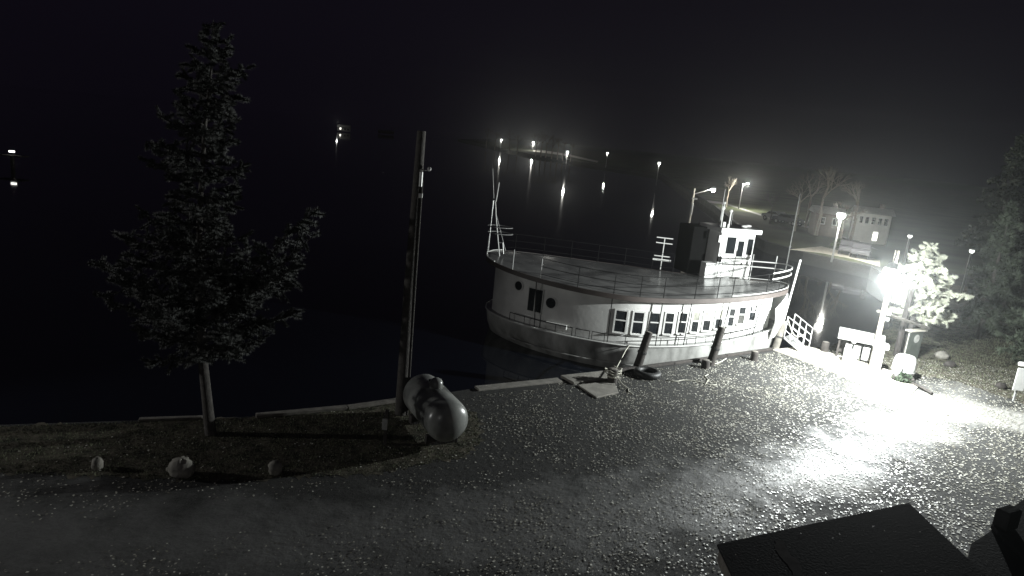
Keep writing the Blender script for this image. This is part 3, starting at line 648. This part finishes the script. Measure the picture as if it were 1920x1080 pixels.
# sign on the right edge
b=at(1900,752); o=thing('road_sign',b,'white blank faced sign on a post at the right roadside','sign')
MB().box((0,0,.6),(.07,.07,1.3)).build('post',M['steel'],o); MB().box((0.0,-.07,.95),(.42,.04,.95),R(-8)).build('sign_panel',M['white'],o,bevel=.02); MB().ball((.1,.05,1.55),.2,10,6,(1.4,1.2,.5),.15).build('sign_cap',M['shingle'],o)
for k,(x,y,s,lab) in enumerate(((1765,672,.28,'pale rounded boulder on the bank right of the notice board'),(1780,688,.22,'dark low stone on the bank just below the pale boulder'),(1876,728,.2,'small dark stone beside the roadside sign'))):
    o=tag(MB().ball((0,0,s*.5),s,12,8,(1.2,.9,.8),.12).build('boulder',M['rock' if k==0 else 'darkwood']),lab,'boulder','stones on the right bank'); o.location=at(x,y); autosmooth(o,60)
# rocks on the grass
for x,y,s,sq,lab in ((183,879,.15,(.8,.8,1.25),'small upright stone at the far left of the grass verge'),(341,892,.26,(1.1,.9,1.0),'largest pale rounded stone on the grass verge, below the pine'),(516,888,.17,(1,.8,1.2),'dim small stone on the grass verge right of the pine'),(318,884,.08,(1,1,.8),'tiny pale stone touching the largest verge stone')):
    o=tag(MB().ball((0,0,s*.75),s,18,12,sq,.12).build('verge_stone',M['rock']),lab,'stone','stones lining the grass verge'); o.location=at(x,y); autosmooth(o,80)
# ------------------------------------------------------------------ near roofs
def roofslab(name,poly,z,th,label,cat,fm):
    o=thing(name,(poly[0][0],poly[0][1],0),label,cat); ox,oy=poly[0]; P=[(x-ox,y-oy) for x,y in poly]
    MB().prism(P,z-.03,z).build('roof_surface',M['roofdark'],o)
    cxm=sum(p[0] for p in P)/len(P); cym=sum(p[1] for p in P)/len(P)
    def sc_(k): return [(cxm+(x-cxm)*k,cym+(y-cym)*k) for x,y in P]
    MB().prism(sc_(.985),z-th,z-.032).build('fascia',fm,o)
    MB().prism(sc_(.85),0,z-th-.002).build('wall',M['brown'],o)
    return o,cxm,cym
o,_,_=roofslab('porch_building',[(2.74,7.23),(2.78,4.2),(6.0,4.2),(5.9,7.0),(5.88,8.75)],4.0,.22,'flat dark felt porch roof with a worn pale streak, bottom right','building',M['wood'])
wp=[at(1452,1012,4.01),at(1470,1012,4.01),at(1478,1035,4.01),at(1498,1052,4.01),at(1508,1079,4.01),at(1512,1100,4.01),at(1480,1100,4.01),at(1486,1070,4.01),at(1470,1050,4.01),at(1455,1030,4.01)]
ws=ngon('worn_streak',[(p.x-2.74,p.y-7.23) for p in wp],4.0007,mat('worn felt',(.12,.115,.105),.9,.5,6,spec=.1),step=.05,amp=.02); ws.parent=o
o,_,_=roofslab('lower_building',[(6.12,7.75),(6.3,4.5),(11,4.5),(10.8,11.2),(8.3,9.75),(7.55,9.15),(7.0,8.62),(6.5,8.25)],3.75,.16,'dark ribbed roof corner at the extreme bottom right','building',M['darkwood'])
for k in range(9): MB().box((.7+k*.5,-1.1,3.78),(.05,4.2,.06),R(-8)).build('roof_rib',M['roofdark'],o)
q=at(1888,972,3.9); MB().box((q.x-6.12,q.y-7.75,3.9),(.35,.2,.3),R(30)).build('vent',M['roofdark'],o,bevel=.03)
# ------------------------------------------------------------------ trees
def needles(mb_v,mb_f,p,d,n,ln,wd,spread):
    for _ in range(n):
        r_=Vector((random.gauss(0,1),random.gauss(0,1),random.gauss(0,1)))
        a=(d+r_*spread).normalized()*ln*random.uniform(.6,1.2); b_=a.cross(r_).normalized()*wd
        k=len(mb_v); mb_v.extend([tuple(p-b_),tuple(p+b_),tuple(p+a)]); mb_f.append((k,k+1,k+2))
def pine(name,loc,prof,label,nl,tr,m_n,m_b,trunk,ln=.16,wd=.012,dens=7,sub=7,ntuft=6,rise=.35,extra=(),group=None):
    o=thing(name,loc,label,'tree',group)
    tb=MB(); tb.tube([p for p,_ in trunk],[r_ for _,r_ in trunk],10); autosmooth(tb.build('trunk',m_b,o),60)
    def tx(z):
        for (a,_),(b_,_) in zip(trunk[:-1],trunk[1:]):
            a=Vector(a);b_=Vector(b_)
            if a.z<=z<=b_.z: return a.lerp(b_,(z-a.z)/(b_.z-a.z))
        return Vector(trunk[-1][0])
    zs=[p[0] for p in prof]; lw=[p[1] for p in prof]; rw=[p[2] for p in prof]
    V=[];F=[]; lim=MB(); limbs=[]
    for i in range(nl):
        z=zs[0]+(zs[-1]-zs[0])*((i+random.random()*.7)/nl); az=i*2.39996+random.uniform(-.3,.3)
        cxz=math.cos(az); w_=np.interp(z,zs,rw) if cxz>0 else np.interp(z,zs,lw); wa=(np.interp(z,zs,rw)+np.interp(z,zs,lw))/2
        L_=(abs(cxz)*w_+(1-abs(cxz))*wa)*random.uniform(.62,1.04)
        z0=z-L_*rise*.6; limbs.append((tx(max(z0,zs[0]-.2)),Vector((math.cos(az),math.sin(az),rise*random.uniform(.5,1.4))).normalized(),L_,.25*rise))
    for (z0,dx,dy,z1,c_) in extra:
        a=tx(z0); v_=Vector((dx,dy,z1-z0)); limbs.append((a,v_.normalized(),v_.length,c_))
    for a,d,L_,cv in limbs:
        P=[a+d*L_*t+Vector((0,0,cv*L_*t*t))+Vector((random.uniform(-1,1),random.uniform(-1,1),random.uniform(-1,1)))*.03*L_*t for t in np.linspace(0,1,6)]
        lim.tube(P,[max(.005,.009*L_*(1.2-t)+.004) for t in np.linspace(0,1,6)],5)
        ns=max(3,int(sub*L_))
        for k in range(ns):
            t=.18+.82*(k+random.random())/ns; i0=min(4,int(t*5)); p=P[i0].lerp(P[i0+1],t*5-i0)
            sdv=Vector((random.gauss(0,1),random.gauss(0,1),random.gauss(0,.55))).normalized(); sl=(.22+.30*L_*(1.1-t))*random.uniform(.4,1)
            e=p+(d*.5+sdv).normalized()*sl
            lim.tube([p,e],[.006,.003],3,False)
            for j in range(ntuft):
                u=(j+random.random())/ntuft; needles(V,F,p.lerp(e,u),(e-p).normalized()*.8,dens,ln,wd,.8)
    lim.build('limbs',m_b,o)
    me=bpy.data.meshes.new('crown'); me.from_pydata(V,[],F); me.materials.append(m_n); c_=bpy.data.objects.new('crown',me); col.objects.link(c_); c_.parent=o
    return o
b=at(393,814)
prof=[(2.25,1.7,1.7),(2.6,2.2,2.3),(3.3,2.4,2.4),(4,2.7,1.9),(4.7,2.5,1.3),(5.3,1.9,1.2),(6,.95,1.1),(6.6,1.0,1.0),(7.2,1.5,1.1),(7.7,1.5,1.1),(8.3,1.0,1.0),(9,.8,1.0),(9.7,.5,.75),(10.3,.15,.15)]
pine('pine_tree',b,prof,'tall ragged pine with a bare lower trunk on the grass verge','',0,M['needle'],M['bark'],[]) if False else None
pine('pine_tree',b,prof,'tall ragged pine with a bare lower trunk on the grass verge',96,0,M['needle'],M['bark'],
     [((0.04,0,-.1),.15),((-.06,0,.9),.13),((-.17,0,2),.12),((-.24,0,3.4),.10),((-.27,0,5),.08),((-.2,0,6.5),.06),((-.1,0,8),.045),((.05,0,9.3),.025),((.1,0,10.4),.008)],
     ln=.105,wd=.011,dens=24,sub=13,ntuft=9,rise=.30,extra=((3.3,2.95,-.3,5.9,.1),(3.1,2.7,.0,5.3,.05),(3.0,2.5,-.4,4.8,0),(2.9,2.3,.3,4.3,0),(2.7,2.5,-.2,3.6,0),(2.6,-2.5,-.2,3.6,0),(2.9,-2.7,.2,4.4,0),(3.0,2.4,.2,4.6,.1),(2.1,-1.4,-.2,1.95,0),(2.2,1.4,.1,3.0,0)))
# lit pine right of the lamp
b=Vector((19.4,32.0,0)); 
prof=[(1.7,1.2,1.8),(2.2,1.7,2.4),(3,1.8,2.2),(3.8,1.6,1.7),(4.4,1.2,1.1),(5.0,.7,.6),(5.4,.2,.2)]
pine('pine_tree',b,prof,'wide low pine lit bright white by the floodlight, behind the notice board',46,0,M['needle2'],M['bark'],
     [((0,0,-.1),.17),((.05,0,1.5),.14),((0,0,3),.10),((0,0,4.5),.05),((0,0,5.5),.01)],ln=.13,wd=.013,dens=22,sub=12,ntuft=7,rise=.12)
# dark evergreens up the right bank (one source, copies turned and scaled)
src=None
spots=[(26,36.5,.9),(28.5,33,1.15),(31,40,1.3),(27.5,28.5,1.1),(34,36,1.5),(31,30.5,1.3),(37,45,1.5),(29,24.5,1.2),(39,38,1.7),(35,30,1.5),(43,52,1.5),(47,47,1.8),(34,24,1.4),(24.6,30.8,.75),(40,57,1.3),(52,60,1.8)]
words=['nearest the pale bank behind the lit pine','just beyond the roadside, tall','standing behind the notice board','by the right roadside','deep in the right wood','rising over the right bank','near the head of the cove','at the right picture edge','highest dark crown in the right wood','in the middle of the right wood','by the cove beyond the floodlight','tall, beyond the cove','low at the right picture edge','small, beside the lit pine','beside the lit shore houses','tall, behind the shore houses']
for (x,y,s),wd_ in zip(spots,words):
    lab='dark evergreen '+wd_
    if src is None:
        pr=[(.8,1.6,1.6),(1.6,2.1,2.1),(3,1.8,1.8),(5,1.3,1.3),(7,.7,.7),(8.4,.1,.1)]
        src=pine('evergreen_tree',Vector((x,y,-.1)),pr,lab,60,0,M['needled'],M['bark'],[((0,0,-.1),.16),((0,0,4),.1),((0,0,8.5),.01)],ln=.30,wd=.05,dens=8,sub=6,ntuft=5,rise=-.1)
        o=src
    else: o=copy_tree(src)
    o['label']=lab; o['group']='dark evergreens on the right bank'; o.location=(x,y,-.1+max(0,(x-27)*.12)); o.scale=(s,s,s); o.rotation_euler=(0,0,random.uniform(0,6))
# bare trees
def bare(name,loc,h_,label,m,group=None,seedn=1):
    o=thing(name,loc,label,'tree',group); g=MB(); tk=MB(); tk.tube([(0,0,-.1),(.05*h_*random.uniform(-1,1)*.5,0,h_*.35)],[h_*.028,h_*.02],8); tk.build('trunk',m,o)
    def rec(p,d,L_,r_,lv):
        e=p+d*L_; g.tube([p,e],[r_,r_*.6],4 if lv>1 else 6,False)
        if lv>=5: return
        for _ in range(3 if lv<4 else 2):
            nd=(d+Vector((random.gauss(0,.45),random.gauss(0,.45),random.gauss(.1,.25)))).normalized(); rec(e,nd,L_*random.uniform(.6,.85),r_*.58,lv+1)
    rec(Vector((0,0,h_*.3)),Vector((0,0,1)),h_*.22,h_*.02,0); g.build('crown',m,o); return o
bt=at(1362,385,0.3)
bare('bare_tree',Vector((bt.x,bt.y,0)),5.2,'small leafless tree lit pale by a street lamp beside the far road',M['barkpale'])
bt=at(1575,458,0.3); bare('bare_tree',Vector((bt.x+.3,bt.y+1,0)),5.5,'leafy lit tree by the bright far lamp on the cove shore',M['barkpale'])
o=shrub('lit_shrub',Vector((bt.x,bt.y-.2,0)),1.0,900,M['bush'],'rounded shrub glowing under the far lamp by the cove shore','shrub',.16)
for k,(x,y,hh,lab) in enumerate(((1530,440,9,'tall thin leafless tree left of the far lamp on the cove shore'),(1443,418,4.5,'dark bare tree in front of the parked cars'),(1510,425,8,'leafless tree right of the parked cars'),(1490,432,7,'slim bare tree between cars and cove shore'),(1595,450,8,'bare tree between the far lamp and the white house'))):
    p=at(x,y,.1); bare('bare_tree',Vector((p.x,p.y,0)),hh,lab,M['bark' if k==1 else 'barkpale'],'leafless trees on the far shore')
# ------------------------------------------------------------------ far shore: road, cars, lamps, houses
rd=[at(1330,380),at(1365,385),at(1400,396),at(1440,409),at(1500,424),at(1560,440),at(1650,470)]
L_=[(p.x,p.y) for p in rd]; far_=[(x+1.0,y+6) for x,y in L_][::-1]
tag(ngon('road',L_+far_,.012,M['road']),kind='structure')
ban=[at(1480,468),at(1540,475),at(1600,486),at(1650,500),at(1650,488),at(1600,476),at(1540,462)]
tag(ngon('shore_path',[(p.x,p.y) for p in ban],.014,M['pale']),kind='structure')
def car(name,loc,rz,m,label):
    o=thing(name,loc,label,'car','parked cars on the far shore',rz)
    pr=[(-2.1,.45),(-2.15,.8),(-1.95,.95),(-1.4,1.0),(-.85,1.42),(.6,1.45),(1.15,1.02),(1.95,.92),(2.15,.7),(2.15,.4)]
    n=len(pr); vs=[(x,-.85,z) for x,z in pr]+[(x,.85,z) for x,z in pr]
    MB().add(vs,[tuple(range(n)),tuple(range(n,2*n))[::-1]]+[(i,n+i,n+(i+1)%n,(i+1)%n) for i in range(n)]).build('body',m,o,bevel=.08)
    for sy in (-1,1):
        MB().add([(-1.15,sy*.856,1.02),(-.8,sy*.856,1.36),(.5,sy*.856,1.38),(.92,sy*.856,1.02)],[(0,1,2,3)]).build('side_window',M['glass'],o)
        for x_ in (-1.35,1.35):
            wh_=MB().lathe([(.33,-.1),(.33,.1)],(x_,sy*.8,.33),16,Matrix.Rotation(R(90),3,'X')).build('wheel',M['black'],o); MB().lathe([(.18,-.11),(.18,.11)],(x_,sy*.8,.33),12,Matrix.Rotation(R(90),3,'X')).build('rim',M['steel'],wh_)
        MB().box((2.13,sy*.6,.72),(.06,.3,.14)).build('headlight',M['white'],o)
    return o
p=at(1455,415,0); car('parked_car',(p.x,p.y,0),R(-60),M['carpale'],'silver car parked on the lit far road, left of the pair')
p=at(1477,421,0); car('parked_car',(p.x,p.y,0),R(-55),M['car'],'dark car parked on the lit far road, right of the pair')
for k,(x,lab) in enumerate(((1590,'dark car parked on the cove shore, nearest the bright shrub'),(1612,'dark car parked on the cove shore below the white house'))):
    p=at(x,476+k*6,0); car('parked_car',(p.x,p.y,0),R(62),M['car'],lab)
def street(name,base,hh,label,gl=.28,power=0,arm=(0,0),group='street lamps round the lake',pm='steel'):
    o=thing(name,base,label,'street lamp',group)
    MB().tube([(0,0,-.2),(0,0,hh)],[.10,.07],8).build('pole',M[pm],o)
    if arm!=(0,0): MB().tube([(0,0,hh-.5),(arm[0],arm[1],hh+.15)],.04,6).build('arm',M['steel'],o)
    MB().lathe([(gl*1.3,gl*.55),(gl*1.1,gl*.9),(gl*.4,gl*1.2)],(arm[0],arm[1],hh+.05),10).build('lamp_hood',M['steel'],o)
    MB().ball((arm[0],arm[1],hh+.05),gl,12,8).build('lamp_globe',M['lampfar'],o,smooth=True)
    if power: point('street_lamp_light',Vector(base)+Vector((arm[0],arm[1]-gl*.6,hh-gl*1.3)),power,(1,.98,.9),.2)
    return o
def lampat(x,y,z,**k):
    p=at(x,y,z); return Vector((p.x,p.y,0)),z
for x,y,z,gl,pw,lab in ((940,262,5,.55,2500,'faint street lamp, leftmost of the row across the lake'),(1000,267,5,.8,7000,'street lamp over the pale trees across the lake'),(1064,285,5,.42,2500,'street lamp at the end of the lit far shore strip'),(1139,287,5.2,.42,250,'lone street lamp across the lake, midway along the row'),(1236,306,5.2,.36,250,'street lamp across the lake, last before the boat wheelhouse')):
    p=at(x,y,z); street('street_lamp',(p.x,p.y,0),z,lab,gl,pw)
# lamp on post in the cove (star bright)
p=at(1281,490,WZ); street('dock_lamp',(p.x,p.y,WZ),6.6,'bright lamp on a slanting arm above the post rising from the water',.20,900,(1.75,.3),'dock lamps','pale')
o=bpy.data.objects['dock_lamp']; MB().box((.1,-.15,5.7),(.5,.1,.12)).build('cross_piece',M['white2'],o); MB().tube([(.02,-.14,4.3),(.02,-.14,5.3)],.07,8).build('pole_shine',M['white'],o)  # white tube paints the lamp's bright reflection onto the pole
p=at(1287,470,WZ); o=thing('water_post',(p.x,p.y,WZ),'shorter pale topped post in the water below the dock lamp','post'); MB().tube([(0,0,-.5),(0,0,2.3)],.12,8).build('post',M['wood'],o); MB().ball((0,0,2.35),.17,10,6).build('cap',M['white'],o)
# lamp on road pole
p=at(1385,392,0); street('street_lamp',(p.x,p.y,0),4.4,'street lamp on a pole beside the lit far road, above the wheelhouse',.16,4500,(.8,0))
# far lamp among the cove trees
p=at(1577,404,4.2); street('street_lamp',(p.x,p.y,0),4.2,'very bright lamp among trees on the cove shore, left of the white house',.40,4500)
for x,y,lab in ((1706,444,'small twin lamp on the house porch beyond the floodlight'),(1822,472,'small lamp on a post at the right edge of the wood')):
    p=at(x,y,3.6) ; street('street_lamp',(p.x,p.y,0),3.6,lab,.16,0)
p=at(22,283,.8); o=thing('dock_lantern',(p.x,p.y,WZ),'tiny twin lantern at the far left over the dark lake','lantern'); MB().box((0,0,.6),(.3,.3,1.6)).build('post',M['darkwood'],o); MB().box((0,0,1.9),(.55,.25,.2)).build('lamp',M['lampfar'],o); MB().box((0,0,1.42),(3,1.4,.12)).build('platform',M['darkwood'],o)
def house(name,loc,rz,w_,d_,h_,rh,label,mw,wins,lit=()):
    o=thing(name,loc,label,'house','houses on the far shore',rz)
    MB().box((0,0,h_/2),(w_,d_,h_)).build('wall',mw,o)
    rr=MB(); e=.35; rr.add([(-w_/2-e,-d_/2-e,h_),(w_/2+e,-d_/2-e,h_),(w_/2+e,d_/2+e,h_),(-w_/2-e,d_/2+e,h_),(-w_/2-e,0,h_+rh),(w_/2+e,0,h_+rh)],[(0,1,5,4),(2,3,4,5),(0,4,3),(1,2,5),(3,2,1,0)])
    rf_=rr.build('roof',M['shingle'],o); MB().box((w_*.25,.3,h_+rh),(.5,.5,1.0)).build('chimney',M['brown'],rf_)
    for k,(x_,z_,ww,hh) in enumerate(wins):
        f_=MB().box((x_,-d_/2-.02,z_),(ww+.2,.1,hh+.2)).build('window',M['white'],o); MB().box((x_,-d_/2-.05,z_),(ww,.08,hh)).build('pane',M['winlit'] if k in lit else M['glass'],f_)
    return o
p=at(1640,458,0); house('white_house',(p.x,p.y+2,0),R(-18),3.7,3.2,3.5,.7,'white two storey house lit at night behind the cove shore',M['siding'],[(-1.35,2.7,.36,.75),(-.7,2.7,.34,.75),(0,2.7,.36,.75),(.7,2.7,.36,.75),(1.35,2.7,.36,.75),(.5,.9,.5,1.0)],lit=(5,))
p=at(1600,456,0); house('brown_house',(p.x-1,p.y+6,0),R(-12),3.2,3,2.8,.8,'dark brown house between the bright lamp and the white house',M['brown'],[(-.7,1.9,.4,.7),(.7,1.9,.4,.7)])
p=at(645,243,0.5)
hh=house('lake_house',(p.x,p.y,-.6),R(8),8,6,2.6,1.6,'faintly lit house at the far end of the lake, left of the pole',M['siding'],[(-2,1.6,1.0,1.1),(1,1.6,.9,1.0),(3,1.4,.9,1.0)],lit=(0,))
point('lake_house_light',Vector((p.x-3,p.y-6,5)),150,(1,1,.95),.4); 0 and point('lake_house_light',Vector((p.x+7,p.y-6,2)),300,(1,1,.95),.4)
p=at(724,248,.5); o=house('boat_house',(p.x,p.y,-.6),R(8),12,6,2.0,.9,'long low dark boathouse far across the lake just left of the pole',M['brown'],[(-4,1.2,1.5,.7),(0,1.2,1.5,.7),(4,1.2,1.5,.7)])
# pale trees on the lit strip across the lake
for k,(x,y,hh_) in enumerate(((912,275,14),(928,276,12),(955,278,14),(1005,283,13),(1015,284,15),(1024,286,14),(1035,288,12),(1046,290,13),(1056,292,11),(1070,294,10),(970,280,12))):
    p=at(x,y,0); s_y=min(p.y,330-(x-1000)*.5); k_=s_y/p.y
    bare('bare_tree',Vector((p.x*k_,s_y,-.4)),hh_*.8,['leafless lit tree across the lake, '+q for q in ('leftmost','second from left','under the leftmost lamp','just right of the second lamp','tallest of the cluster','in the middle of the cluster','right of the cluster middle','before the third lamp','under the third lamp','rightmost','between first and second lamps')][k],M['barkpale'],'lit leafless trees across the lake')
# lit shore strips across the lake
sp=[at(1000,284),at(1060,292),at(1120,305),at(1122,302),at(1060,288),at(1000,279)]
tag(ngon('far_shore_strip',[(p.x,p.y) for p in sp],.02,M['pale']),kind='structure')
# ------------------------------------------------------------------ leaves and grass
from mathutils import noise as mn
def leaves():
    v=[];f=[]
    n=0
    while n<33000:
        x=random.uniform(-13,24); y=random.uniform(9,31)
        if y>22.9+(x-1.5)*.66-.3 and x>1: continue
        if x<1.5 and y>21.4+x*.55: continue
        if x<-1 and y>17+(x+9)*.45: continue
        pxx,pyy=topx((x,y,0))
        if pxx<-40 or pxx>1960 or pyy>1110: continue
        from_=mn.noise(Vector((x*.55,y*.55,3)))+.6*mn.noise(Vector((x*1.7,y*1.7,9))); q=min(1.4,max(-.6,.5+1.3*from_))
        band=math.exp(-((pyy-(1010-(pxx)*.09))/45)**2) if pxx<1500 else 0
        pr=(.28 if pxx<700 else .55 if pxx<1100 else .85)+.25*q-.5*band
        if pyy>985 and pxx<1100: pr*=.8
        if pxx<900 and pyy<900: pr*=.35
        if pxx>1650: pr=1
        pr*=.5+.5*max(0,q)
        if random.random()>pr: continue
        s=random.uniform(.015,.036)*(1.25 if pxx>1300 else 1); a=random.uniform(0,6.28); t=random.uniform(-.15,.35)
        ux,uy=math.cos(a)*s,math.sin(a)*s; wx,wy=-math.sin(a)*s*.7,math.cos(a)*s*.7
        z=.008+random.random()*.006; k=len(v)
        v+=[(x-ux,y-uy,z),(x+wx,y+wy,z+s*abs(t)),(x+ux,y+uy,z+.01),(x-wx,y-wy,z+s*.15+.004)]; f.append((k,k+1,k+2,k+3)); n+=1
    me=bpy.data.meshes.new('fallen_leaves'); me.from_pydata(v,[],f)
    m=bpy.data.materials.new('dry leaves'); m.use_nodes=True; t=m.node_tree; b=t.nodes['Principled BSDF']; g=t.nodes.new('ShaderNodeNewGeometry'); r_=t.nodes.new('ShaderNodeValToRGB')
    r_.color_ramp.elements[0].color=(.10,.09,.07,1); r_.color_ramp.elements[1].color=(.66,.65,.58,1); e=r_.color_ramp.elements.new(.5); e.color=(.30,.29,.24,1)
    t.links.new(g.outputs['Random Per Island'],r_.inputs['Fac']); t.links.new(r_.outputs['Color'],b.inputs['Base Color']); b.inputs['Roughness'].default_value=.45
    me.materials.append(m); o=bpy.data.objects.new('fallen_leaves',me); col.objects.link(o); tag(o,'pale fallen leaves scattered over the gravel lot','leaves',kind='stuff')
leaves()
def roof_leaves():
    v=[];f=[]
    for _ in range(26):
        x=random.uniform(2.9,5.75); y=random.uniform(5.8,7.2+(x-2.74)*.46); s_=random.uniform(.008,.018); a=random.uniform(0,6.28); k=len(v)
        c_,d_=math.cos(a)*s_,math.sin(a)*s_; v+=[(x-c_,y-d_,4.002),(x+d_*.6,y-c_*.6,4.003),(x+c_,y+d_,4.002),(x-d_*.6,y+c_*.6,4.003)]; f.append((k,k+1,k+2,k+3))
    me=bpy.data.meshes.new('roof_leaves'); me.from_pydata(v,[],f); me.materials.append(bpy.data.materials['dry leaves']); o=bpy.data.objects.new('roof_leaves',me); col.objects.link(o); tag(o,'a few pale leaves scattered on the dark porch roof','leaves',kind='stuff')
roof_leaves()
def blades(name,poly,n,hh,m,label):
    import bmesh
    from mathutils.geometry import intersect_point_tri_2d
    v=[];f=[]; xs=[p[0] for p in poly]; ys=[p[1] for p in poly]
    def inside(x,y):
        c=False
        for i in range(len(poly)):
            x1,y1=poly[i];x2,y2=poly[i-1]
            if (y1>y)!=(y2>y) and x<(x2-x1)*(y-y1)/(y2-y1)+x1: c=not c
        return c
    k=0; tr=0
    while k<n and tr<n*20:
        tr+=1; x=random.uniform(max(-16,min(xs)),min(30,max(xs))); y=random.uniform(min(ys),min(42,max(ys)))
        if not inside(x,y): continue
        h_=hh*random.uniform(.5,1.5); a=random.uniform(0,6.28); w_=.012; lx,ly=random.gauss(0,.4)*h_,random.gauss(0,.4)*h_
        i=len(v); v+=[(x-math.cos(a)*w_,y-math.sin(a)*w_,0),(x+math.cos(a)*w_,y+math.sin(a)*w_,0),(x+lx,y+ly,h_)]; f.append((i,i+1,i+2)); k+=1
    me=bpy.data.meshes.new(name); me.from_pydata(v,[],f); me.materials.append(m); o=bpy.data.objects.new(name,me); col.objects.link(o); tag(o,label,'grass',kind='stuff')
M['blade']=mat('night grass',(.13,.14,.09),.8,.4,1.5,spec=.2)
blades('verge_grass',GR,26000,.035,M['blade'],'short rough grass on the verge round the pine')
blades('bank_grass',GR2,16000,.08,M['blade'],'rough grass on the bank round the shelter')
# ------------------------------------------------------------------ haze
hz=MB().box((0,300,60),(2000,2600,140)).build('glare_haze',bpy.data.materials.new('glare_haze'))  # thin scattering volume added to imitate lens glare round the floodlight
hm=hz.data.materials[0]; hm.use_nodes=True; hm.cycles.volume_sampling='EQUIANGULAR'; t=hm.node_tree; t.nodes.remove(t.nodes['Principled BSDF']); pv=t.nodes.new('ShaderNodeVolumePrincipled')
pv.inputs['Density'].default_value=.00042; pv.inputs['Color'].default_value=(.93,.97,.97,1); pv.inputs['Anisotropy'].default_value=.88
t.links.new(pv.outputs['Volume'],t.nodes['Material Output'].inputs['Volume']); tag(hz,kind='stuff',label='thin added volume that makes the glow around the lamps',cat='glare_haze')
